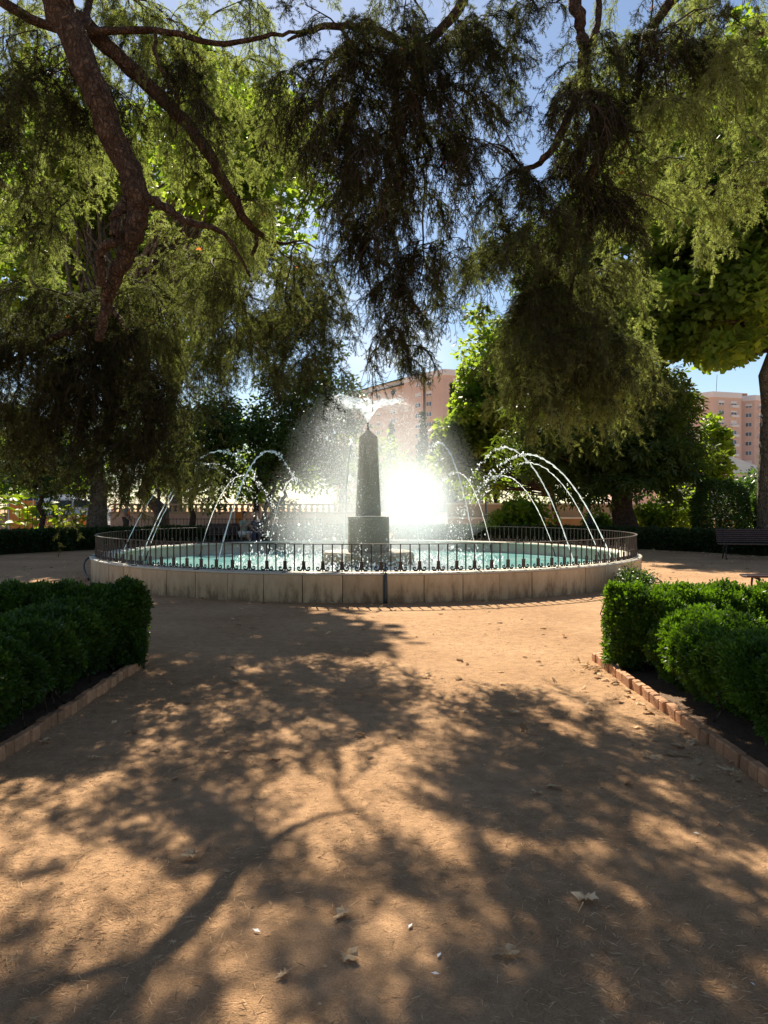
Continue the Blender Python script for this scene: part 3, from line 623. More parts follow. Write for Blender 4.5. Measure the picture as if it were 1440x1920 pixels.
BR_LEN = (.34, .55, .8); BRANCH = [branchlet(l, 100 * i + s, .52) for i, l in enumerate(BR_LEN) for s in range(5)] + [branchlet(l, 700 + 100 * i + s, .3) for i, l in enumerate(BR_LEN) for s in range(4)]
def catmull(p, n=5):
    p = np.asarray(p, float); q = np.vstack([2 * p[0] - p[1], p, 2 * p[-1] - p[-2]]); out = []
    for i in range(1, len(q) - 2):
        for t in np.linspace(0, 1, n, endpoint=False):
            a, b, c, d = q[i - 1], q[i], q[i + 1], q[i + 2]
            out.append(.5 * (2 * b + (c - a) * t + (2 * a - 5 * b + 4 * c - d) * t * t + (-a + 3 * b - 3 * c + d) * t ** 3))
    return np.vstack(out + [p[-1]])
def cedar(label, base, trunk_r, trunk_h, limbs, masses):
    base = np.array(base, float); T = thing('cedar_tree', label, 'tree', base)
    g = Geo(); p = bend((0, 0, -.1), (0, 0, trunk_h), 14, 0, .003); r = np.linspace(trunk_r, trunk_r * .45, 14); r[0] *= 1.3; g.tube(p, r, 16, rough=.05); g.obj('trunk', M['cedar_bark'], T, True)
    nodes = []
    for pts, rad in limbs:
        pts = np.array([P(*q) if q[2] > 0 else np.array(q[3:]) for q in pts]); c = catmull(pts, 6)
        rr = np.interp(np.linspace(0, len(pts) - 1, len(c)), np.arange(len(pts)), rad)
        c[1:-1] += rng.normal(0, .008, c[1:-1].shape)
        g = Geo(); g.tube(c - base, rr, 12 if rad[0] > .04 else 7, rough=.06); g.obj('limb', M['cedar_bark'], T, True)
        nodes.append(c)
    nodes = np.vstack(nodes)
    tg = []
    for (px, py, rx, ry, d0, d1, n, nb, ll, tone) in masses:
        for _ in range(n):
            a = rng.random() * 2 * math.pi; q = math.sqrt(rng.random())
            tg.append((P(px + rx * q * math.cos(a), py + ry * q * math.sin(a), rng.uniform(d0, d1)), nb, ll, tone))
    tg.sort(key=lambda t: np.min(np.linalg.norm(nodes - t[0], axis=1)))
    bg = Geo(); spos = []; srot = []; sscl = []; sidx = []; stone = []
    for (q, nb, ll, tone) in tg:
        dv = nodes - q; dist = np.linalg.norm(dv, axis=1) + .9 * np.clip(q[2] - nodes[:, 2], 0, 9); s = nodes[np.argmin(dist)]
        Lb = np.linalg.norm(q - s)
        if Lb < .12: q = s + rng.normal(0, .2, 3); Lb = np.linalg.norm(q - s)
        n = max(5, int(Lb / .18)); pth = bend(s, q, n, -.10, .025)
        bg.tube(pth - base, np.linspace(.006 + .009 * min(Lb, 2), .004, n), 5, caps=False); nodes = np.vstack([nodes, pth[max(1, n // 4):]])
        main = (q - s) / Lb
        for _ in range(int(nb * (.66 if q[0] < -.6 and q[2] < 4.2 else .47) + rng.random())):
            u = rng.uniform(.35 if Lb > .8 else .1, 1) ** .8 * (n - 1); i = min(int(u), n - 2); st = pth[i] + (pth[i + 1] - pth[i]) * (u - i)
            ln = ll * rng.uniform(.45, 1.25); side = rng.normal(0, 1, 3); side[2] *= .3; d = main * .5 + side * .65; d[2] -= .15; d /= np.linalg.norm(d)
            c_ = int(np.argmin([abs(ln - l) for l in BR_LEN])); spos.append(st); srot.append((rng.normal(0, .2), rng.normal(0, .22), math.atan2(d[1], d[0]))); sscl.append(ln / BR_LEN[c_])
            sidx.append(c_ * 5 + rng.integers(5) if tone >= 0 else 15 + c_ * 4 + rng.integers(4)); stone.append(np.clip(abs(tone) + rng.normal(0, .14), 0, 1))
    bg.obj('twigs', M['twig'], T)['kind'] = 'stuff'
    sprigs('foliage', T, BRANCH, np.array(spos) - base, np.array(srot), np.array(sscl), np.array(sidx), np.array(stone))
    nl = 45; pk = np.array(spos)[rng.integers(0, len(spos), nl)] - base + rng.normal(0, .08, (nl, 3)) - np.array([0, 0, .15])
    V, F, TT = scatter(LOBED[0], LOBED[1], pk, frames(unit(nl)), rng.uniform(.03, .06, nl), rng.random(nl)); link('caught_leaves', trimesh_data('caught_leaves', V, F, M['rust_leaf'], tint=TT), T)['kind'] = 'stuff'
    print('CEDAR', label[:20], 'targets', len(tg), 'branchlets', len(spos))
W3 = lambda x, y, z: (0, 0, 0, x, y, z)
left_limbs = [
 ([W3(-6.9, 7.0, 9.4), W3(-5.2, 7.3, 8.2), (60, -90, 7.5), (118, 30, 7.5), (178, 170, 7.5), (228, 290, 7.6), (258, 370, 7.6), (252, 435, 7.6), (226, 500, 7.7), (205, 560, 7.8), (188, 640, 7.9)], [.19, .17, .155, .14, .125, .115, .115, .10, .08, .06, .04]),
 ([(256, 368, 7.6), (300, 384, 7.6), (346, 413, 7.6), (420, 440, 7.7), (470, 520, 8.0)], [.06, .045, .036, .022, .012]),
 ([(240, 372, 7.6), (214, 420, 7.5), (222, 448, 7.45), (192, 470, 7.5), (190, 515, 7.6), (204, 560, 7.75)], [.05, .045, .042, .045, .045, .04]),
 ([(190, 600, 7.9), (120, 625, 7.9), (50, 662, 8.0), (-40, 710, 8.0)], [.05, .04, .032, .02]),
 ([(140, 35, 7.5), (235, 118, 7.6), (312, 192, 7.7), (370, 258, 7.8), (408, 322, 7.9), (445, 385, 8.0), (475, 432, 8.2), (525, 456, 8.5), (570, 452, 8.8)], [.085, .075, .068, .062, .056, .048, .034, .018, .008]),
 ([(482, 440, 8.2), (478, 470, 8.2), (455, 498, 8.2)], [.026, .022, .008]),
 ([(200, 570, 7.9), (250, 640, 8.0), (262, 740, 8.1), (300, 840, 8.2), (340, 900, 8.2)], [.035, .028, .022, .016, .008]),
 ([(160, 60, 7.6), (175, 0, 8.0), (200, -60, 8.4)], [.04, .035, .03]),
 ([W3(-6.9, 7.0, 8.6), W3(-5.0, 7.4, 7.4), (60, 40, 7.4), (290, 60, 7.4), (420, 85, 7.4), (530, 68, 7.4), (600, 60, 7.6)], [.09, .07, .045, .032, .025, .018, .01]),
 ([(290, 60, 7.4), (300, 130, 7.4), (335, 190, 7.5), (330, 260, 7.6)], [.02, .016, .012, .007]),
 ([W3(-6.9, 7.0, 7.2), (-120, 180, 9), (-10, 330, 9), (100, 420, 9.2)], [.09, .07, .05, .02]),
]
for i_ in (0, 1, 2, 7):
    left_limbs[i_] = ([(a[0], a[1], a[2] * .9) if a[2] > 0 else a for a in left_limbs[i_][0]], [r_ * .92 for r_ in left_limbs[i_][1]])
#        px   py   rx   ry  d0   d1   n  nb  len  tone (shade and backlight put into needle colour; sparse when negative)
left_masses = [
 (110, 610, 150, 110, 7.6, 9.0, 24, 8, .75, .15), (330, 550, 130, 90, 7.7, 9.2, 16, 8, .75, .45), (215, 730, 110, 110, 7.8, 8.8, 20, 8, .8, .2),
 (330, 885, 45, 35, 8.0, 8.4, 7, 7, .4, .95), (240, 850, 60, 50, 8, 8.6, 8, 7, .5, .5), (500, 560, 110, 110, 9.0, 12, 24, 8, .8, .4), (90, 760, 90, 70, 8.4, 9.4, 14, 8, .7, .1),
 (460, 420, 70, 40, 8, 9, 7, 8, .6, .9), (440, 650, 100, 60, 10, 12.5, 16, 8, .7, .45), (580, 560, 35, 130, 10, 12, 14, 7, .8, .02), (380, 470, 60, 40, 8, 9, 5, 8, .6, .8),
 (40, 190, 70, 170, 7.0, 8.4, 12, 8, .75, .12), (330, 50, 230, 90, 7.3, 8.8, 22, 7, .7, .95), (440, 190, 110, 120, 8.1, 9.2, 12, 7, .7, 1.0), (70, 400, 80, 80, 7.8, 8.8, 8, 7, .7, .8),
 (200, 220, 140, 140, 8.0, 9.2, 9, 7, .7, .95), (90, 90, 110, 110, 7.4, 8.6, 9, 7, .7, .85), (250, -120, 420, 90, 7.0, 8.4, 7, 5, .8, .5), (-60, 500, 60, 160, 7.5, 9, 5, 7, .8, .4),  # the unseen mass above the frame is added to shade the foreground
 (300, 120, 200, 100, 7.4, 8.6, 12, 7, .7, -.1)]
cedar('large cedar reaching in from the left, thick bent limb and hanging foliage', (-6.9, 6.6, 0), .42, 12, left_limbs, left_masses)
right_limbs = [
 ([W3(7.0, 6.6, 9.5), W3(4.6, 7.2, 8.8), (1110, -150, 7.4), (1078, -20, 7.3), (1092, 80, 7.2), (1090, 150, 7.2), (1070, 210, 7.2), (1020, 300, 7.3), (950, 330, 7.5)], [.15, .12, .075, .062, .056, .052, .045, .032, .015]),
 ([(1092, 120, 7.2), (1115, 60, 7.3), (1125, -40, 7.5)], [.04, .034, .03]),
 ([(1090, 150, 7.2), (1115, 220, 7.2), (1130, 270, 7.2), (1105, 340, 7.2), (1085, 400, 7.3), (1075, 500, 7.4), (1060, 620, 7.5)], [.045, .04, .038, .034, .03, .022, .01]),
 ([W3(6.4, 7.0, 9.0), (1330, -60, 7.8), (1215, 80, 7.6), (1200, 140, 7.5), (1185, 200, 7.4), (1130, 260, 7.3)], [.09, .055, .04, .03, .026, .02]),
 ([W3(4.6, 7.2, 8.8), (960, -110, 8.2), (860, 20, 8), (790, 90, 8), (700, 60, 8), (610, 55, 8.2), (540, 80, 8.4)], [.09, .07, .05, .045, .04, .035, .015]),
 ([(790, 90, 8.0), (792, 180, 8.1), (785, 240, 8.2), (782, 300, 8.6), (795, 330, 9), (793, 400, 9.2), (792, 500, 9.5), (772, 560, 9.6), (735, 610, 9.7), (720, 650, 9.8)], [.02, .02, .018, .016, .014, .012, .010, .008, .006, .004]),
 ([W3(7.0, 6.6, 8.2), W3(6.4, 8.4, 7.6), (1440, 60, 7.8), (1330, 120, 7.8), (1260, 200, 7.8)], [.08, .06, .04, .028, .012]),
 ([W3(7.0, 6.6, 6.8), W3(6.2, 8.6, 6.2), (1470, 330, 8), (1330, 350, 8), (1240, 370, 8)], [.07, .05, .03, .02, .01]),
]
right_masses = [  # low tones paint the shaded top centre, high tones the backlit edge
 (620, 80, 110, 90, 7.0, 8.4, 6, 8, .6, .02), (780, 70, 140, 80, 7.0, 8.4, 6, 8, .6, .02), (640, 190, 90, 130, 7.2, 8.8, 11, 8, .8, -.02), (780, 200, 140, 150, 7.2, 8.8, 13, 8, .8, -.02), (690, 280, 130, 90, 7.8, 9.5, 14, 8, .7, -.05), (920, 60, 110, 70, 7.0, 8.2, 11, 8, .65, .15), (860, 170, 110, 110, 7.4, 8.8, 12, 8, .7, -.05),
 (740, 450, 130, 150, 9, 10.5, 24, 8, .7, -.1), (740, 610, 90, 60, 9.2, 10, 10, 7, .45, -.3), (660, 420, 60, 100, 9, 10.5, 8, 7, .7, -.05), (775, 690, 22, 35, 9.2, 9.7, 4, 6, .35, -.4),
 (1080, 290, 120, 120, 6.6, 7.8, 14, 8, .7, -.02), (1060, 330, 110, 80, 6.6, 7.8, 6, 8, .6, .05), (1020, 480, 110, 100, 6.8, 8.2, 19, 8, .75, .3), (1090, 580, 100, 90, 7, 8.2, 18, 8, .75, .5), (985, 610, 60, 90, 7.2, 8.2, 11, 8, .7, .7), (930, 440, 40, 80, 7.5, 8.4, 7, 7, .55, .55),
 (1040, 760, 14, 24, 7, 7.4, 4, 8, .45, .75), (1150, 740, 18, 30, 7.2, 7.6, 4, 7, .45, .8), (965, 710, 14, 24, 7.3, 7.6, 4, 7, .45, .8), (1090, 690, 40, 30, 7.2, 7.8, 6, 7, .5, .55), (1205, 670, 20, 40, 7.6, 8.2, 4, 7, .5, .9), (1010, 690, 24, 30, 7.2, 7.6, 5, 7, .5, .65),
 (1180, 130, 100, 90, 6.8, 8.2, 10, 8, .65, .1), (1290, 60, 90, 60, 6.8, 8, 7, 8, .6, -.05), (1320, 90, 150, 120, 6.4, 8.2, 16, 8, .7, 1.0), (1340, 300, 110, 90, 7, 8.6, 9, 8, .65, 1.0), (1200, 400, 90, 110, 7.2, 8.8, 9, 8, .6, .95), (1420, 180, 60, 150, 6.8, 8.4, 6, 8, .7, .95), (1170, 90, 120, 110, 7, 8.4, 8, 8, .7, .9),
 (950, -120, 420, 90, 6, 8, 7, 5, .8, .4)]  # unseen foliage above the frame, added to cast shade on the path
cedar('large cedar reaching in from the right with dark hanging branches over the path', (7.0, 6.2, 0), .42, 12, right_limbs, right_masses)
# ------------------------------------------------------------------ trees behind the fountain
def gp(px, d): return (float((px - 720) / 1440 * d), d, 0.)
def cr(px, py, d, rx, ry, nc, c, per, rd=None):        # a crown lobe seen at (px, py), half sizes in picture units
    s = d / 1440; return (P(px, py, d), (rx * s, (rd or rx * s), ry * s), nc, c, per)
broad_tree('plane_tree', 'tall plane tree behind the left cedar, broad trunk left of the basin', gp(182, 31), .37, P(215, 560, 30.5),
  [cr(430, 285, 23.5, 160, 110, 50, .7, 90, 2.4), cr(180, 320, 31, 140, 130, 70, .85, 100, 3.0)], M['plane_leaf'], M['plane_bark'], .26, LOBED)  # crown lobes shaped and placed to shade ground in front and left of basin
broad_tree('plane_tree', 'plane tree with mid-green crown filling the gap under the bent limb', gp(300, 39.5), .36, P(260, 640, 38.5),
  [cr(240, 490, 38.5, 250, 170, 140, 1.1, 110, 3.4)], M['plane_leaf'], M['plane_bark'], .34, LOBED)
broad_tree('plane_tree', 'far tall plane tree showing through the left cedar', gp(330, 62), .5, P(330, 640, 60),
  [cr(420, 330, 60, 170, 220, 90, 1.9, 110, 5), cr(60, 380, 58, 170, 260, 80, 1.8, 110, 5)], M['plane_leaf'], M['plane_bark'], .48, LOBED)
broad_tree('orange_tree', 'small round dark tree with thin trunk at the left edge, behind the hedge', gp(78, 30), .13, P(80, 900, 30), [cr(80, 850, 30, 140, 95, 70, .6, 150, 2.3)], M['dark_leaf'], M['dark_bark'], .15)
broad_tree('evergreen_tree', 'dark evergreen with a leaning trunk, left of the seated people', gp(352, 33), .16, P(372, 890, 33), [cr(420, 825, 33, 120, 120, 90, .65, 150, 2.6)], M['dark_leaf'], M['dark_bark'], .17)
broad_tree('evergreen_tree', 'dark evergreen with several leaning stems behind the seated people', gp(478, 34), .15, P(484, 880, 34), [cr(570, 790, 34, 105, 155, 110, .7, 150, 2.6), cr(630, 760, 36, 55, 55, 26, .5, 130)], M['dark_leaf'], M['dark_bark'], .18,
  extra_stems=((P(520, 880, 34), .13), (P(560, 870, 34), .11)), tint=(.1, 1))
broad_tree('linden_tree', 'green leafy tree right of the obelisk with sunlit edges', gp(1048, 38), .17, P(1030, 900, 38), [cr(935, 780, 38, 110, 120, 90, .8, 130, 3), cr(990, 660, 40, 120, 90, 70, .9, 120, 3), cr(880, 840, 38, 60, 60, 30, .6, 120)], M['plane_leaf'], M['dark_bark'], .24, LOBED)
broad_tree('chestnut_tree', 'horse chestnut with thick trunk and low dark crown right of the fountain', gp(1170, 30), .5, P(1160, 820, 30), [cr(1130, 800, 30, 175, 130, 150, .75, 62, 3.6), cr(1210, 860, 29.5, 100, 75, 50, .6, 60, 2), cr(1110, 610, 31, 130, 120, 70, .8, 60, 3.2), cr(1060, 470, 32, 100, 90, 40, .8, 60, 2.5)], M['chestnut_leaf'], M['dark_bark'], .34, PALM)  # two upper lobes added to shade the ground right of the basin
broad_tree('plane_tree', 'plane tree at the right edge, leafy branches across the upper right', gp(1440, 27), .36, P(1440, 500, 27), [cr(1380, 500, 27, 170, 190, 130, .85, 120, 4), cr(1260, 560, 28, 110, 120, 60, .8, 110, 2), cr(1440, 280, 28, 190, 200, 120, .9, 110, 4), cr(1210, 330, 30, 120, 150, 55, .9, 110)], M['plane_leaf'], M['plane_bark'], .26, LOBED, tint=(.1, .9))
broad_tree('young_tree', 'slim young yellow-green tree in front of the brick flats at right', gp(1343, 44), .05, P(1343, 820, 44), [cr(1345, 850, 44, 28, 70, 30, .45, 42)], M['bright_leaf'], M['plane_bark'], .3, LOBED)
broad_tree('background_tree', 'leafy tree far behind the left hedge', gp(60, 70), .3, P(60, 880, 70), [cr(70, 860, 70, 130, 75, 40, 1.6, 90)], M['bright_leaf'], M['dark_bark'], .5)
broad_tree('background_tree', 'far leafy tree behind the mist', gp(640, 80), .3, P(640, 880, 80), [cr(640, 880, 80, 120, 65, 40, 1.8, 90)], M['plane_leaf'], M['dark_bark'], .5)
broad_tree('background_tree', 'far leafy tree behind the chestnut', gp(1080, 75), .3, P(1080, 870, 75), [cr(1080, 860, 75, 150, 85, 44, 1.8, 90)], M['plane_leaf'], M['dark_bark'], .5)
broad_tree('background_tree', 'far leafy tree behind the leaning evergreen', gp(330, 78), .3, P(330, 870, 78), [cr(330, 840, 78, 160, 105, 50, 2.0, 90)], M['plane_leaf'], M['dark_bark'], .5)
for k_, (px_, py_, d_, rx_, ry_, lab_) in enumerate([(150, 900, 82, 110, 60, 'far tree over the parked cars'), (480, 890, 85, 110, 80, 'far tree behind the pinkish balustrade'), (780, 900, 100, 90, 50, 'far tree behind the bright mist'), (930, 895, 88, 120, 70, 'far tree over the cream wall right of the mist'), (1240, 880, 85, 100, 80, 'far tree between the chestnut and the white houses'), (-10, 880, 75, 90, 80, 'far tree at the left edge of the picture'), (1420, 915, 90, 70, 22, 'low far tree in front of the white house')]):
    broad_tree('background_tree', lab_, gp(px_, d_), .3, P(px_, py_ + 10, d_), [cr(px_, py_, d_, rx_, ry_, 36, 1.8, 90)], M['plane_leaf'] if k_ % 2 else M['dark_leaf'], M['dark_bark'], .5)
def cypress(label, px, py_top, d, rpx):
    b = gp(px, d); zt = float(P(px, py_top, d)[2]); t = thing('cypress_tree', label, 'tree', b, group='far cypresses')
    g = Geo(); g.tube([(0, 0, 0), (0, 0, zt * .5), (0, 0, zt * .92)], [.3, .2, .05], 6); g.obj('trunk', M['dark_bark'], t)
    n = 3000; z = rng.random(n) ** .8; r = rpx * d / 1440 * np.clip(np.sin(np.pi * np.clip(z, .02, 1) ** .55) * .9 + .1 * (1 - z), .03, 1) * rng.random(n) ** .35; th = rng.random(n) * 6.28
    pos = np.c_[np.cos(th) * r, np.sin(th) * r, z * zt]; nr = np.c_[np.cos(th), np.sin(th), np.full(n, 1.6)]
    f = foliage('crown', t, M['cypress_leaf'], pos, nr, rng.integers(0, 40, n), .7, LEAF, droop=-.6); f['kind'] = 'stuff'
cypress('tall thin cypress against the right end of the brick flats', 848, 722, 130, 9)
cypress('cypress behind the spray, right of the obelisk', 793, 778, 120, 11)
cypress('shorter cypress behind the spray beside the linden', 815, 798, 120, 8)
cypress('cypress behind the spray close to the obelisk', 733, 800, 120, 12)
def shrub(name, label, px, d, w, h, n, leaf, m, group=None, templ=LEAF, z0=0., lob=9):
    t = thing(name, label, 'shrub', gp(px, d), group=group); g = Geo()
    for _ in range(9): g.tube(bend((rng.normal(0, .06), rng.normal(0, .06), 0), (rng.normal(0, w * .3), rng.normal(0, w * .3), h * rng.uniform(.5, .85)), 5, 0, .05), np.linspace(.02, .006, 5), 4)
    g.obj('stems', M['dark_bark'], t)['kind'] = 'stuff'
    C, pos, q, ci = crown_points((0, 0, h * .52 + z0), (w * .55, w * .55, h * .36), lob * 3, w * .3, n // (lob * 3), flat=.9); pos[:, 2] = np.abs(pos[:, 2])
    f = foliage('foliage', t, m, pos, q, ci, leaf, templ, droop=.1); f['kind'] = 'stuff'
def topiary(label, px, d, w, h):
    t = thing('topiary_bush', label, 'shrub', gp(px, d)); g = Geo(); g.tube([(0, 0, 0), (0, 0, h * .5)], [.07, .05], 7)
    for _ in range(14): g.tube(bend((0, 0, .3), unit(1)[0] * w * .35 + np.array([0, 0, h * .55]), 5, 0, .04), np.linspace(.02, .006, 5), 4)
    g.obj('stems', M['dark_bark'], t)['kind'] = 'stuff'; n = 15000; u = unit(n); r = 1 - .22 * rng.random(n) ** 1.5
    e = 3.0; q = (np.abs(u) ** e).sum(1) ** (-1 / e); lump = 1 + .05 * np.sin(7 * u[:, 0] + 5 * u[:, 2]) + .04 * np.sin(11 * u[:, 1] - 9 * u[:, 2])
    pos = u * (r * q * lump)[:, None] * np.array([w / 2, w / 2, h / 2 - .05]) + np.array([0, 0, h / 2 + .05]); pos[:, :2] *= (1 + .1 * (1 - pos[:, 2:] / h))
    f = foliage('foliage', t, M['dark_leaf'], pos, u, (np.floor(u[:, 0] * 6) + 7 * np.floor(u[:, 2] * 6)).astype(int) % 50, .10, LEAF, droop=0); f['kind'] = 'stuff'
topiary('rounded clipped dark bush behind the right hedge', 1350, 28, 1.72, 2.42)
topiary('dark clipped bush cut by the right edge of the picture', 1450, 28, 1.5, 2.3)
shrub('leafy_shrub', 'yellow-green leafy shrub right of the bright mist behind the railing', 985, 34, 1.9, 1.9, 2400, .2, M['bright_leaf'], templ=LOBED)
shrub('leafy_shrub', 'bright shrub between the mist and the far lamp post', 935, 35, 1.2, 1.3, 1400, .17, M['bright_leaf'])
shrub('leafy_shrub', 'bright green shrub at the foot of the chestnut trunk', 1125, 32.5, 1.1, 1.3, 1300, .17, M['bright_leaf'], templ=LOBED)
shrub('leafy_shrub', 'loose olive-green shrub between the chestnut and the clipped bush', 1268, 33, 2.3, 2.5, 3200, .18, M['bright_leaf'])
shrub('small_bush', 'low dark bush in a ring at the right end of the basin', 1190, 13.6, .62, .42, 3200, .045, M['dark_leaf'])
shrub('leafy_shrub', 'darker shrub right behind the chestnut trunk', 1225, 32.5, 1.6, 1.6, 2000, .16, M['plane_leaf'])
# big-leaved cannas at the left: every leaf a piece of its own
def canna_leaf_mesh(i):
    g = Geo(); n = 7; V = []; L0 = 1.0
    for k in range(n):
        t = k / (n - 1); w = .21 * math.sin(math.pi * (t * .93 + .05)) ** .8; z = -.35 * t * t; 
        V += [[t * L0, -w, z + w * .45], [t * L0, 0, z], [t * L0, w, z + w * .45]]
    F = []
    for k in range(n - 1):
        for j in (0, 1): a = k * 3 + j; F += [(a, a + 1, a + 4), (a, a + 4, a + 3)]
    g.add(V, F, (.2, .6, 1)[i]); return g.data('leaf', M['canna_leaf'], True)
canna_mes = [canna_leaf_mesh(i) for i in range(3)]
canna_lab = ['canna clump at the left edge of the picture', 'second canna clump from the left edge, with broad yellow-green leaves', 'canna clump just left of the thin orange tree trunk', 'canna clump just right of the thin orange tree trunk', 'canna clump beside the broad plane trunk']
for i, px in enumerate((5, 38, 62, 108, 138)):
    t = thing('canna_plant', canna_lab[i], 'plant', gp(px, 33 + (i % 2) * .8), group='cannas behind the left hedge')
    hgt = (2.1, 2.0, 1.8, 1.45, 1.25)[i]
    for s in range(4):
        g = Geo(); q = (rng.normal(0, .22), rng.normal(0, .2)); g.tube(bend((q[0], q[1], 0), (q[0] * 1.5, q[1] * 1.5, hgt * rng.uniform(.7, 1)), 5, 0, .01), .02, 5); g.obj('stem', M['bright_leaf'], t)
        for l in range(6):
            o = link('leaf', canna_mes[random.randrange(3)], t); o.location = (q[0] * 1.3, q[1] * 1.3, hgt * (.35 + .13 * l) * rng.uniform(.85, 1.1)); sc = rng.uniform(.5, .85)
            o.scale = (sc,) * 3; o.rotation_euler = (rng.normal(0, .25), -rng.uniform(.1, .9), rng.random() * 6.28)

# ------------------------------------------------------------------ street furniture
M['bench_wood'] = plain('brown varnished slats', (.055, .026, .02), .38, c2=(.09, .045, .032), scale=12, stretch=(1, 8, 8))
M['bench_iron'] = plain('cast iron', (.03, .028, .028), .5, .4)
slat_me = bevel_box('seat_slat', (2.0, .042, .03), .006, M['bench_wood'])
def bench(label, loc, rz, back=True):
    t = thing('park_bench', label, 'bench', loc, rz, 'slatted park benches')
    for k in range(6): o = link('seat_slat', slat_me, t); o.location = (0, -.22 + .062 * k, .44 - .012 * math.sin(k / 5 * 3.1))
    for k in range(7 if back else 0): o = link('back_slat', slat_me, t); o.location = (0, .17 + .028 * k, .50 + .055 * k); o.rotation_euler = (R(68), 0, 0)
    for s in (-1, 1):
        g = Geo(); x = s * .82
        g.tube([(x, -.27, 0), (x, -.2, .1), (x, -.23, .3), (x, -.2, .415)], [.022, .018, .016, .018], 6); g.tube([(x, .27, 0), (x, .17, .12), (x, .1, .3), (x, .12, .42)] + ([(x, .23, .65), (x, .355, .88)] if back else []), [.022, .018, .016, .018, .014, .012][:6 if back else 4], 6); g.tube([(x, -.24, .415), (x, .12, .40)], .016, 6)
        g.obj('leg_frame', M['bench_iron'], t, True)
    return t
bench('dark slatted bench by the hedge at the right edge of the picture', (10.55, 21.8, 0), R(-12))
bench('bench cut by the left edge of the picture, by the left hedge', (-12.75, 23.9, 0), R(64))
bench('dark slatted bench behind the fountain where two people sit', (-5.75, 29.4, 0), R(22))
bench('slatted bench half hidden behind the right hedge, near the basin', (6.5, 11.6, 0), R(172), False)
M['lamp_glass'] = plain('frosted lantern glass', (.5, .5, .45), .3)
def lamp_post(label, px, d):
    t = thing('lamp_post', label, 'street lamp', gp(px, d), group='iron lamp posts round the plaza')
    g = Geo(); g.lathe([(0, 0), (.26, 0), (.26, .12), (.2, .16), (.19, .62), (.22, .66), (.22, .74), (.13, .84), (.10, .95), (.075, 1.1)], 8); g.obj('pedestal', M['bench_iron'], t)
    g = Geo(); g.lathe([(.075, 1.1), (.06, 1.3), (.055, 2.4), (.075, 2.45), (.05, 2.52), (.04, 3.55), (.07, 3.62), (.03, 3.7)], 10); g.obj('pole', M['bench_iron'], t, True)
    g = Geo(); g.lathe([(.10, 3.72), (.2, 4.2)], 6); g.obj('lantern_glass', M['lamp_glass'], t)
    g = Geo(); g.lathe([(0, 4.62), (.02, 4.5), (.05, 4.42), (.24, 4.2), (.2, 4.19)], 6); g.lathe([(0, 3.68), (.11, 3.7), (.11, 3.74)], 6)
    for k in range(6):
        a = k * math.pi / 3; g.tube([(.10 * math.cos(a), .10 * math.sin(a), 3.72), (.2 * math.cos(a), .2 * math.sin(a), 4.2)], .01, 4)
    g.obj('lantern_frame', M['bench_iron'], t)
lamp_post('iron lamp post with pale lantern left of the fountain', 298, 30.6)
lamp_post('iron lamp post in front of the chestnut, right of the fountain', 1105, 29.8)
lamp_post('iron lamp post in the drifting spray right of the obelisk', 911, 40.8)
# hose and ring by the basin
M['hose'] = plain('black hose', (.02, .02, .02), .5)
g = Geo(); a = np.array([P(166, 1076, 15.5), P(160, 1065, 15.9), P(157, 1050, 16.2), P(163, 1038, 16.6), P(176, 1034, 16.9), P(188, 1036, 17.1)]); c = catmull(a, 5); c -= c[0]; g.tube(c, .022, 7)
o = g.obj('water_hose', M['hose'], None, True); o.location = (float(P(166, 1076, 15.5)[0]), 15.5, .03); props(o, 'black hose looping up to the rim at the left end of the basin', 'hose')
g = Geo(); g.lathe([(.52, 0), (.52, .05), (.62, .05), (.62, 0)], 40); M['ring'] = plain('brown kerb ring', (.12, .075, .05), .8, c2=(.2, .13, .09)); o = g.obj('tree_ring', M['ring']); o.location = (5.5, 13.75, .004); props(o, 'low round kerb ring in the ground right of the basin', 'kerb')

# ------------------------------------------------------------------ walls, fence, street, cars
M['wall_cream'] = plain('cream render', (.42, .31, .20), .8, c2=(.34, .25, .16), scale=1.5, bump=.1)
M['wall_pink'] = plain('pinkish wall', (.45, .30, .22), .85, c2=(.55, .40, .30), scale=2)
M['wall_ochre'] = plain('ochre wall', (.46, .27, .12), .85, c2=(.36, .2, .09), scale=2)
M['white_paint'] = plain('white paint', (.72, .70, .66), .6)
M['asphalt'] = plain('asphalt', (.07, .07, .075), .9, c2=(.1, .1, .1), scale=20)
g = Geo(); g.box((0, 70, .2), (300, 50, .4)); props(g.obj('street', M['asphalt']), kind='structure')
w = thing('balustrade_wall', 'pinkish garden wall with pale balustrade behind the fountain on the left', 'wall', gp(460, 43))
g = Geo(); g.box((0, 0, .55), (15, .35, 1.1)); g.obj('wall', M['wall_pink'], w); g = Geo(); g.box((0, 0, 1.16), (15.1, .45, .12)); g.obj('ledge', M['wall_cream'], w); g = Geo(); g.box((0, 0, 1.62), (15.1, .3, .1)); g.obj('top_rail', M['wall_cream'], w)
g = Geo(); g.lathe([(.1, 1.22), (.07, 1.27), (.12, 1.36), (.06, 1.5), (.09, 1.57)], 7); bal_me = g.data('baluster', M['wall_cream'], True)
for k in range(46):
    o = link('baluster', bal_me, w); o.location = (-7.3 + k * .324, 0, 0)
w = thing('garden_wall', 'cream wall over an ochre base behind the fountain on the right', 'wall', gp(1080, 42))
g = Geo(); g.box((1, 0, .42), (16, .4, .84)); g.obj('base', M['wall_ochre'], w); g = Geo(); g.box((1, -.05, .88), (16.1, .5, .08)); g.obj('coping', M['white_paint'], w)
g = Geo(); g.box((1, .6, 1.25), (16, .3, .75)); g.obj('wall', M['wall_cream'], w); g = Geo(); g.box((1, .6, 1.66), (16.1, .4, .07)); g.obj('top_coping', M['white_paint'], w)
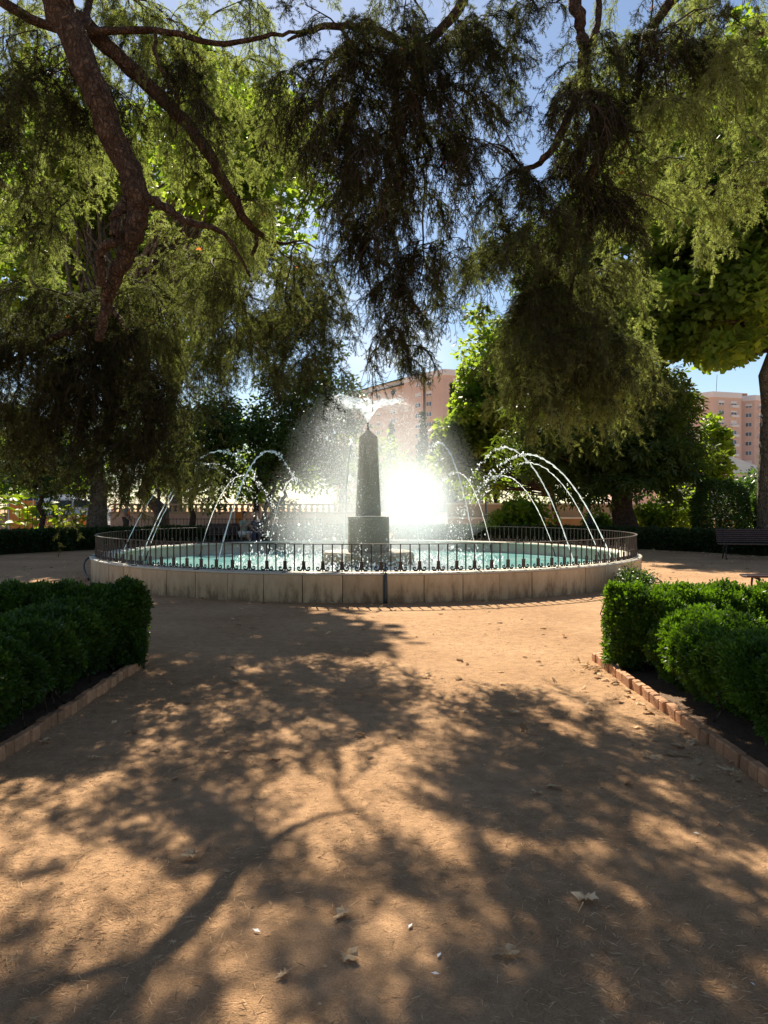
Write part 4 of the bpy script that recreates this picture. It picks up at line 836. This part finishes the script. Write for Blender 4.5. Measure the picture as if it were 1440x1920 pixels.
w = thing('garden_wall', 'low brick wall under the parked cars at the left', 'wall', gp(70, 43)); g = Geo(); g.box((-1, 0, .45), (9, .35, .9)); g.obj('wall', M['wall_pink'], w); g = Geo(); g.box((-1, 0, .95), (9.1, .42, .1)); g.obj('coping', M['wall_cream'], w)
w = thing('garden_wall', 'low sunlit ochre wall between the clipped bushes at the right edge', 'wall', gp(1420, 40)); g = Geo(); g.box((0, 0, .4), (4.4, .35, .8)); g.obj('wall', M['wall_ochre'], w); g = Geo(); g.box((0, 0, .85), (4.5, .42, .1)); g.obj('coping', M['white_paint'], w)
fn = thing('iron_fence', 'thin iron fence in front of the pinkish wall behind the fountain', 'fence', gp(420, 37))
g = Geo(); g.box((0, 0, .5), (.018, .018, .9)); fb = g.data('fence_bar', M['bench_iron'])
for nm, z in (('fence_rail', .9), ('fence_rail', .14)): g = Geo(); g.box((0, 0, z), (9.4, .03, .025)); g.obj(nm, M['bench_iron'], fn)
for k in range(56): o = link('fence_bar', fb, fn); o.location = (-4.65 + k * .169, 0, 0)
M['panel_orange'] = plain('orange barrier', (.75, .24, .03), .5)
def barrier(label, px, d, w0, h):
    t = thing('barrier_panel', label, 'barrier', gp(px, d)); g = Geo(); g.box((0, 0, h / 2 + .08), (w0, .05, h)); g.obj('panel', M['panel_orange'], t)
    for s in (-1, 1): g = Geo(); g.box((s * w0 * .4, 0, .05), (.07, .4, .1)); g.obj('foot', M['bench_iron'], t); g = Geo(); g.box((s * w0 * .44, -.035, h / 2 + .1), (.05, .03, h + .1)); g.obj('post', M['white_paint'], t)
barrier('orange barrier panel beside the broad plane trunk', 155, 38, .5, 1.0)
barrier('orange barrier panel behind the seated people', 449, 37.5, .52, 1.15)
barrier('orange barrier behind the cannas at the left', 40, 41, 1.5, 1.75)
def car(label, px, d, z0, col, rz=0, L0=4.2, van=False):
    t = thing('parked_car', label, 'car', (*gp(px, d)[:2], z0), rz); m = plain('car paint', col, .25, .0, spec=.7); gl = plain('car glass', (.03, .04, .05), .08); tm = plain('tyre', (.02, .02, .02), .8); rm = plain('rim', (.4, .4, .42), .3, .8)
    pr = [(-2.1, .35), (-2.12, .75), (-1.95, .95), (-1.55, 1.05), (-1.0, 1.5), (-.6, 1.58), (.5, 1.58), (1.05, 1.42), (1.5, 1.08), (2.0, .95), (2.12, .7), (2.1, .35)] if not van else [(-2.1, .35), (-2.12, .9), (-2.0, 1.1), (-1.5, 1.2), (-.95, 1.82), (-.5, 1.92), (2.0, 1.88), (2.1, 1.2), (2.12, .35)]
    def shell(pr, y, inset, zc=1.05):
        V = []; n = len(pr)
        for s in (-1, 1): V += [[x, s * (y - (inset if z > zc else 0)), z] for x, z in pr]
        F = []
        for i in range(n): j = (i + 1) % n; F += [(i, j, j + n), (i, j + n, i + n)]
        for i in range(1, n - 1): F += [(0, i, i + 1), (n, n + i + 1, n + i)]
        return V, F
    g = Geo(); g.add(*shell(pr, .85, .14)); g.obj('body', m, t)
    zt = 1.5 if not van else 1.8
    for s in (-1, 1):
        for x0, x1 in (((-.95, -.05), (.05, .95)) if not van else ((-1.05, -.2),)):
            g = Geo(); V = [[x0 - (.25 if x0 < -.5 else 0), s * .862, 1.08], [x1 + (.3 if x1 > .5 else 0), s * .862, 1.08], [x1, s * .722, zt], [x0 + .05, s * .722, zt]]; V2 = [[a, b + s * .006, c] for a, b, c in V]
            g.add(V + V2, [(0, 1, 2), (0, 2, 3), (4, 6, 5), (4, 7, 6)]); g.obj('side_window', gl, t)
        for x in (-1.3, 1.3):
            wv = Geo(); th = np.linspace(0, 2 * np.pi, 15)[:-1]; wv.tube([(x, s * .70, .32), (x, s * .88, .32)], .32, 14); wo = wv.obj('wheel', tm, t, False)
            r_ = Geo(); r_.tube([(x, s * .87, .32), (x, s * .895, .32)], .2, 12); r_.obj('rim', rm, wo)
        g = Geo(); g.box((-2.08, s * .62, .78), (.08, .3, .14)); g.obj('headlight', M['lamp_glass'], t); g = Geo(); g.box((2.1, s * .68, .85), (.06, .2, .2)); g.obj('tail_light', plain('red lens', (.4, .02, .02), .3), t)
    g = Geo(); a, b = pr[3], pr[4]; V = [[a[0] + .06, -.72, a[1] + .08], [a[0] + .06, .72, a[1] + .08], [b[0] - .02, .66, b[1] + .0], [b[0] - .02, -.66, b[1] + .0]]; V = [[x - .03, y, z + .02] for x, y, z in V]; V2 = [[x + .01, y, z - .01] for x, y, z in V]; g.add(V + V2, [(0, 1, 2), (0, 2, 3), (4, 6, 5), (4, 7, 6)]); g.obj('windscreen', gl, t)
car('silver car parked beyond the left wall, seen between two trunks', 143, 50, .4, (.55, .57, .6), R(4))
car('white van parked beyond the left wall behind the thin trunk', 88, 51, .4, (.75, .76, .78), R(-3), van=True)

# ------------------------------------------------------------------ people
SKIN = plain('skin', (.42, .25, .17), .6)
def limb_mesh(name, chains, m, parent):
    """connected joints grown into one skin"""
    V = []; E = []; RD = []; idx = {}
    for ch in chains:
        prev = None
        for (x, y, z, r) in ch:
            k = (round(x, 3), round(y, 3), round(z, 3))
            if k not in idx: idx[k] = len(V); V.append((x, y, z)); RD.append(r)
            if prev is not None and prev != idx[k]: E.append((prev, idx[k]))
            prev = idx[k]
    me = bpy.data.meshes.new(name); me.from_pydata(V, E, []); me.materials.append(m); o = link(name, me, parent)
    md = o.modifiers.new('skin', 'SKIN'); md.use_smooth_shade = True
    if not me.skin_vertices: bpy.context.view_layer.update()
    for i, r in enumerate(RD):
        me.skin_vertices[0].data[i].radius = (r, r); me.skin_vertices[0].data[i].use_root = (i == 0)
    sb = o.modifiers.new('smooth', 'SUBSURF'); sb.levels = 1; sb.render_levels = 1
    return o
def person(label, loc, rz, seated, top, bottom, hair, hairlen, vest=None, skirt=False, armpose='lap'):
    t = thing('person', label, 'person', loc, rz)
    mt = plain('top cloth', top, .9); mb = plain('trouser cloth', bottom, .9); mh = plain('hair', hair, .6); ms = plain('shoe', (.05, .05, .05), .7)
    hz = .47 if seated else .92; lean = -.06
    neck = (0, lean, hz + .52); chest = (0, lean * .7, hz + .38); pel = (0, 0, hz + .04)
    ch = [[(*pel, .12), (0, lean * .4, hz + .2, .11), (*chest, .125), (*neck, .055), (0, lean - .01, hz + .60, .05), (0, lean - .02, hz + .68, .07)]]
    sleeve = [ch[0][:3]]; trous = []; shoes = []
    for s in (-1, 1):
        sh = (s * .17, lean * .8, hz + .44); 
        if armpose == 'phone': el = (s * .21, -.16, hz + .22); wr = (s * .07, -.32, hz + .36)
        elif seated: el = (s * .23, -.08, hz + .20); wr = (s * .1, -.28, hz + .13)
        else: el = (s * .24, -.02, hz + .17); wr = (s * .2, -.2, hz + .02)
        hand = tuple(np.array(wr) + (np.array(wr) - np.array(el)) / np.linalg.norm(np.array(wr) - np.array(el)) * .09)
        arm = [(*chest, .125), (*sh, .055), (*el, .042), (*wr, .03), (*hand, .032)]
        # five fingers
        dirv = (np.array(hand) - np.array(wr)); dirv /= np.linalg.norm(dirv); sidev = np.cross(dirv, [0, 0, 1]); sidev /= np.linalg.norm(sidev) + 1e-6
        ch.append(arm); 
        for f in range(5):
            off = (f - 2) * .018; ln = (.05, .07, .075, .07, .055)[f]; a = np.array(hand) + sidev * off; 
            if f == 0: a = np.array(wr) + dirv * .04 + sidev * -.035; 
            b = a + dirv * ln * .6; c2 = b + dirv * ln * .4 + np.array([0, 0, -.02]); ch.append([(*hand, .032), (*a, .010), (*b, .009), (*c2, .008)])
        sleeve.append([(*chest, .132), (*sh, .07), *([(*(np.array(sh) * .35 + np.array(el) * .65), .058)])])
        hip = (s * .09, 0, hz); 
        if seated: kn = (s * .11, -.44, hz + .03); an = (s * .11, -.46, .08); toe = (s * .12, -.62, .05)
        else: kn = (s * .10, -.02, .48); an = (s * .1, .02, .08); toe = (s * .11, -.14, .04)
        leg = [(*pel, .12), (*hip, .10), (*kn, .062), (*an, .042), (*toe, .035)]; ch.append(leg)
        trous.append([(*pel, .13), (*hip, .115), (*kn, .078), *([] if skirt else [(*(np.array(an) + np.array([0, 0, .05])), .06)])]); shoes.append([(*an, .052), (*(np.array(an) * .4 + np.array(toe) * .6), .05), (*toe, .042)])
    limb_mesh('body', ch, SKIN, t)
    sl = [[(x, y, z, r + .018) for x, y, z, r in c] for c in sleeve]; limb_mesh('top', sl, mt, t); limb_mesh('skirt' if skirt else 'trousers', trous, mb, t)
    for s_ in shoes: limb_mesh('shoe', [s_], ms, t)
    hc = np.array([0, lean - .025, hz + .735]); g = Geo(); g.lathe([(0.0, -.125), (.035, -.122), (.058, -.10), (.07, -.05), (.076, 0), (.074, .05), (.058, .095), (.03, .118), (0, .122)], 16, c=hc); g.obj('head', SKIN, t, True)
    g = Geo(); g.add(np.array([[-.014, -.07, -.03], [.014, -.07, -.03], [0, -.098, -.028], [0, -.074, .02]]) + hc, [(0, 1, 2), (0, 2, 3), (1, 3, 2)]); g.obj('nose', SKIN, t)
    for s in (-1, 1):
        g = Geo(); g.box(hc + np.array([s * .028, -.071, .005]), (.02, .008, .01)); g.obj('eye', ms, t); g = Geo(); g.box(hc + np.array([s * .077, .0, -.005]), (.012, .03, .05)); g.obj('ear', SKIN, t)
    g = Geo(); g.box(hc + np.array([0, -.066, -.068]), (.04, .008, .009)); g.obj('mouth', plain('lips', (.3, .1, .09), .5), t)
    hp = [(.078, -.01), (.085, .04), (.078, .085), (.05, .125), (.0, .138)]; g = Geo(); g.lathe(hp, 14, c=hc + np.array([0, .012, 0])); 
    g.lathe([(.05, -hairlen), (.075, -hairlen * .6), (.088, -.02), (.086, .05), (.06, .1)], 10, c=hc + np.array([0, .022, 0]), a0=.0, a1=math.pi); g.obj('hair', mh, t, True)
    if vest: limb_mesh('vest', [[(0, lean * .4, hz + .16, .148), (0, lean * .6, hz + .3, .15), (0, lean * .7, hz + .42, .15)]], plain('vest cloth', vest, .7), t)
    return t
person('person with dark hair in a pale green top sitting on the bench behind the fountain', (-5.35, 29.22, 0), R(48), True, (.22, .27, .2), (.6, .58, .52), (.02, .015, .012), .14, armpose='phone', skirt=True)
person('person in dark clothes sitting on the right end of the far bench', (-4.85, 29.42, 0), R(5), True, (.03, .04, .07), (.04, .045, .08), (.12, .07, .04), .2)
person('person in an orange vest standing near the fence behind the left rim', (-12.2, 36.3, 0), R(80), False, (.25, .25, .25), (.05, .05, .07), (.3, .25, .2), .05, vest=(.8, .22, .02))

# ------------------------------------------------------------------ buildings
M['flat_brick'] = plain('far red brick', (.60, .45, .39), .9, c2=(.66, .50, .44), scale=.6)
M['parapet'] = plain('white parapet', (.78, .77, .78), .8, c2=(.7, .69, .7), scale=.3)
M['frame'] = plain('white window frame', (.7, .7, .7), .5)
M['pane'] = plain('window pane', (.10, .14, .2), .12, rnd=.5)
M['spandrel'] = plain('cream panel', (.58, .44, .34), .8)
M['roof_grey'] = plain('grey roof', (.16, .16, .17), .85, c2=(.22, .21, .21), scale=1)
M['roof_red'] = plain('terracotta roof', (.42, .19, .11), .85, c2=(.5, .26, .16), scale=1)
M['house_white'] = plain('white house wall', (.66, .63, .58), .85)
M['shutter'] = plain('dark shutter', (.12, .07, .06), .7)
def flats(label, pts, Z, cols, par=1.7, storey=2.95, nst=8):
    """pts: (px, d) left to right along the front; cols: (edge, u, width, kind)"""
    xy = [np.array(gp(px, d)[:2]) for px, d in pts]; base = xy[0]; t = thing('apartment_building', label, 'building', (base[0], base[1], 0))
    q = [p - base for p in xy]; back = [q[-1] + np.array([3, 22]), q[0] + np.array([3, 22])]
    g = Geo(); g.prism(q + back, -.5, Z - par); g.obj('wall', M['flat_brick'], t)
    g = Geo(); c = sum(q + back) / (len(q) + 2); g.prism([p + (p - c) / np.linalg.norm(p - c) * .35 for p in q + back], Z - par, Z); g.obj('parapet', M['parapet'], t)
    for e, u, wd, kind in cols:
        A, B = q[e], q[e + 1]; d = (B - A) / np.linalg.norm(B - A); nrm = np.array([d[1], -d[0]]); rz = math.atan2(d[1], d[0]); p = A + (B - A) * u
        for s in range(nst):
            z = Z - par - 1.55 - s * storey
            if z < 2: break
            if kind == 's':
                g = Geo(); g.box((0, 0, 0), (wd, .12, 1.5)); o = g.obj('spandrel', M['spandrel'], t); o.location = (*(p + nrm * .03), z - 1.47); o.rotation_euler = (0, 0, rz)
            g = Geo(); h = 1.35; b = .1
            g.box((-wd / 2 + b / 2, 0, 0), (b, .16, h)); g.box((wd / 2 - b / 2, 0, 0), (b, .16, h)); g.box((0, 0, h / 2 - b / 2), (wd - 2 * b, .16, b)); g.box((0, 0, -h / 2 + b / 2), (wd - 2 * b, .16, b)); g.box((0, 0, 0), (b, .16, h - 2 * b))
            o = g.obj('window', M['frame'], t); o.location = (*(p + nrm * .04), z); o.rotation_euler = (0, 0, rz)
            g = Geo(); g.box((0, .02, 0), (wd - 2 * b, .06, h - 2 * b)); pn = g.obj('pane', M['pane'], o)
            if random.random() < .45:
                hh = random.choice((.4, .7, 1.0)); g = Geo(); g.box((0, -.03, (h - 2 * b - hh) / 2), (wd - 2 * b - .01, .06, hh)); g.obj('blind', M['frame'], o)
            if kind == 'b':
                g = Geo(); g.box((0, -.4, -h / 2 - .35), (wd + .5, .9, .8)); g.obj('balcony', M['frame'], o)
    return t
flats('red brick apartment block with white parapet behind the obelisk', [(630, 268), (690, 252), (690.5, 249), (757, 232), (757.5, 229), (793, 220), (795, 222), (800, 219.5), (831, 214.5), (905, 219)], 39.9,
  [(7, .15, 2.2, 's'), (4, .75, 3.0, 'p'), (2, .3, 2.2, 's'), (2, .72, 3.0, 'p'), (0, .6, 2.0, 'p'), (8, .35, 2.4, 'p'), (8, .85, 2.4, 'p')])
t = flats('red brick apartment block with white parapet and window bays at the right', [(1215, 262), (1240, 246), (1279, 242), (1280, 239.5), (1302, 236), (1337, 231.5), (1389, 235), (1390, 241), (1414, 239), (1440, 241.5), (1560, 262)], 36.2,
  [(3, .72, 1.9, 's'), (5, .28, 2.2, 's'), (5, .73, 2.2, 'b'), (7, .55, 1.9, 'p'), (8, .5, 2.2, 'b'), (9, .2, 2.2, 'p'), (9, .6, 2.2, 's'), (1, .4, 2.0, 'p')])
b0 = np.array(gp(1215, 262)); a0 = np.array(gp(1342, 236)) - b0
g = Geo(); g.tube([(a0[0], a0[1], 36), (a0[0] + .3, a0[1], 42)], .07, 4); g.obj('antenna', M['bench_iron'], t)
g = Geo(); rz0 = [(-4, -3), (9, -1), (9, 4), (-4, 4)]; g.prism([(a0[0] + 3 + x, a0[1] + 6 + y) for x, y in rz0], 36.0, 37.0); g.obj('roof', M['roof_red'], t)
flats('pale brick wing seen left of the right apartment block, under the parapet', [(1150, 282), (1225, 272), (1262, 268)], 43.0, [(1, .5, 2.2, 'p')])
def house(label, px, d, w, dp, h, roofh, rm, nx, nz):
    t = thing('white_house', label, 'house', gp(px, d)); g = Geo(); g.box((0, dp / 2, h / 2), (w, dp, h)); g.obj('wall', M['house_white'], t)
    e = .5; V = [[-w / 2 - e, -e, h + .02], [w / 2 + e, -e, h + .02], [w / 2 + e, dp + e, h + .02], [-w / 2 - e, dp + e, h + .02], [-w / 2 + dp / 2, dp / 2, h + roofh], [w / 2 - dp / 2, dp / 2, h + roofh]]
    g = Geo(); g.add(V, [(0, 1, 5), (0, 5, 4), (1, 2, 5), (2, 3, 4), (2, 4, 5), (3, 0, 4), (0, 2, 1), (0, 3, 2)]); g.obj('roof', rm, t)
    for i in range(nx):
        for k in range(nz):
            x = -w / 2 + (i + .5) * w / nx; z = h - 1.6 - k * 3.0; g = Geo(); g.box((x, -.03, z), (1.3, .1, 1.9)); o = g.obj('window', M['frame'], t); g = Geo(); g.box((x, -.07, z), (1.1, .08, 1.7)); g.obj('shutter', M['shutter'], o)
house('white house with grey hipped roof below the right apartment block', 1375, 118, 12, 9, 6.6, 3.0, M['roof_grey'], 4, 2)
house('white house with terracotta roof beside the young tree', 1318, 105, 7, 6, 6.0, 2.0, M['roof_red'], 2, 2)

# ------------------------------------------------------------------ litter on the path
def on_ground(n, x0, x1, y0, y1): return np.c_[rng.uniform(x0, x1, n), rng.uniform(y0, y1, n), np.zeros(n)]
n = 50000; y = 1.5 + 9 * rng.random(n) ** 1.9; x = rng.uniform(-1, 1, n) * (y * .55 + .3); pos = np.c_[x, y, rng.uniform(.002, .012, n)]
keep = (np.abs(x) < 2.3) & (np.sin(x * 3.1 + y * 2) + np.sin(y * 4.3 - x * 1.7) + rng.normal(0, .9, n) > -.6); pos = pos[keep]; n = len(pos)
th = rng.random(n) * 6.28; d = np.c_[np.cos(th), np.sin(th), rng.normal(.05, .12, n)]
nt_ = (np.array([[0, -.028, 0], [0, .028, 0], [.5, .03, .07], [1, 0, .02]]), np.array([[0, 1, 2], [0, 2, 3]]))
V, F, T = scatter(nt_[0], nt_[1], pos, frames(d, rng.normal(0, .5, n)), rng.uniform(.02, .045, n), rng.random(n))
props(link('needle_litter', trimesh_data('needle_litter', V, F, M['litter'], tint=T)), 'dry cedar needles strewn over the clay path', 'litter', kind='stuff')
def leaf_scatter(pos, size, name, label):
    n = len(pos); d = np.c_[rng.normal(0, 1, (n, 2)), rng.normal(0, .25, n)]; pos = pos.copy(); pos[:, 2] += .012
    V, F, T = scatter(LOBED[0] * np.array([1, .8, 2.2]), LOBED[1], pos, frames(d, rng.normal(0, .4, n)), size * rng.uniform(.5, 1.2, n), rng.random(n)); props(link(name, trimesh_data(name, V, F, M['litter'], tint=T)), label, 'litter', kind='stuff')
a = rng.uniform(math.pi, 2 * math.pi, 190); r = RO + .08 + np.abs(rng.exponential(.25, 190)); p1 = np.c_[FC[0] + np.cos(a) * r, FC[1] + np.sin(a) * r, np.zeros(190)]
p2 = on_ground(90, -2.2, 2.0, 4, 12); a = R(1) * rng.uniform(44, 84, 330); r = 12.75 - np.abs(rng.exponential(.5, 330)); p3 = np.c_[FC[0] + np.sin(a) * r, FC[1] + np.cos(a) * r, np.zeros(330)]
p4 = on_ground(120, -9, -5.5, 11, 22); p5 = on_ground(120, 5.8, 10, 10, 21); p6 = np.c_[2.0 - np.abs(rng.exponential(.12, 80)), rng.uniform(3, 7.4, 80), np.zeros(80)]
leaf_scatter(np.vstack([p1, p2, p3, p4, p5, p6]), .07, 'leaf_litter', 'small dry leaves scattered along the basin foot, hedges and brick edging')
n = 1500; pos = np.vstack([on_ground(900, -2.2, 2.0, 1.8, 9), np.c_[2.0 - np.abs(rng.exponential(.1, 300)), rng.uniform(3, 7.4, 300), np.zeros(300)], np.c_[-2.2 + np.abs(rng.exponential(.1, 300)), rng.uniform(3, 7.3, 300), np.zeros(300)]])
V, F, T = scatter(OCT[0] * np.array([1, .8, .5]), OCT[1], pos, frames(np.c_[unit(n)[:, :2], np.zeros(n)]), rng.uniform(.003, .011, n), rng.random(n))
props(link('pebbles', trimesh_data('pebbles', V, F, M['litter'], tint=T)), 'tiny pebbles and crumbs strewn over the clay path', 'pebbles', kind='stuff')
def leaf_mesh(s):
    r = np.random.default_rng(s); n = 17; V = [[0, 0, .012]]; a = np.linspace(-2.75, 2.75, n); lob = (.8, .5, .75, .55, .9, .6, .95, .62, 1.1, .62, .95, .6, .9, .55, .75, .5, .8)
    for i in range(n):
        q = .052 * lob[i] * r.uniform(.65, 1.2); V.append([math.cos(a[i]) * q, math.sin(a[i]) * q * (.9 if s % 2 else .6), 0.008 + r.uniform(-.004, .012) + .12 * q * abs(math.sin(a[i]))])
    F = [(0, i, i + 1) for i in range(1, n)]; k = len(V); V += [[-.02, -.002, .01], [-.02, .002, .01], [-.095, 0, .004]]; F.append((k, k + 1, k + 2))
    g = Geo(); g.add(V, F); return g.data('fallen_leaf', M['dry_leaf'], False)
lms = [leaf_mesh(s) for s in range(4)]
M['feather'] = plain('white feather', (.75, .74, .72), .7)
LV = [(358, 1612, 1.0, 'curled pale dry leaf lying alone on the left of the near path'), (1100, 1697, 1.1, 'broad tan dry leaf on the right of the near path'), (953, 1797, .95, 'flat pale leaf near the bottom, right of the centre'),
 (653, 1802, .85, 'orange-tan curled leaf near the bottom centre'), (646, 1720, .9, 'dull brown leaf standing on edge in shade near the bottom centre'), (443, 1282, 1.0, 'pale leaf on the left half of the path level with the brick corner'), (1378, 1456, 1.3, 'large silvery leaf against the right brick edging'),
 (961, 1340, 1.0, 'pale leaf on the sunlit path right of the centre'), (1057, 1195, 1.1, 'leaf on the sunlit clay near the right hedge corner'), (800, 1272, .9, 'small pale leaf in the middle of the path below the basin'), (172, 1427, 1.0, 'dry leaf in shade near the left brick edging'), (80, 1395, 1.0, 'leaf lying against the left brick edging'),
 (1005, 1492, .8, 'small tan leaf in the dappled shade right of the centre'), (614, 1190, .9, 'leaf on the clay left of the support pipe'), (533, 1835, .6, 'small brown leaf at the bottom left of the centre')]
for i, (px, py, s, lab) in enumerate(LV):
    d = 2160 / (py - 950); o = link('fallen_leaf', lms[i % 4]); o.location = (*gp(px, d)[:2], .006); o.scale = (s * 1.15,) * 3; o.rotation_euler = (random.gauss(0, .15), random.gauss(0, .15), random.random() * 6.28); props(o, lab, 'leaf', 'fallen leaves on the path')
g = Geo(); V = [[0, -.004, .004], [.02, -.012, .008], [.055, 0, .006], [.02, .012, .008], [0, .004, .004], [-.02, 0, .003]]; g.add(V, [(0, 1, 3), (0, 3, 4), (1, 2, 3), (0, 4, 5)]); fm = g.data('feather', M['feather'])
for i, (px, py, s, lab) in enumerate([(772, 1740, .75, 'white feather lying above the bottom centre'), (826, 1795, .7, 'thin white feather right of the bottom centre'), (476, 1750, .8, 'pale feather on the near path left of the centre'), (812, 1832, .6, 'tiny white feather at the bottom centre'), (1417, 1855, .5, 'white scrap at the bottom right corner'), (1304, 1566, .6, 'small white scrap on the near right path')]):
    d = 2160 / (py - 950); o = link('feather', fm); o.location = (*gp(px, d)[:2], .006); o.scale = (s * .65, s * .8, s * .8); o.rotation_euler = (.2, .1, random.random() * 6.28); props(o, lab, 'feather', 'feathers on the path')
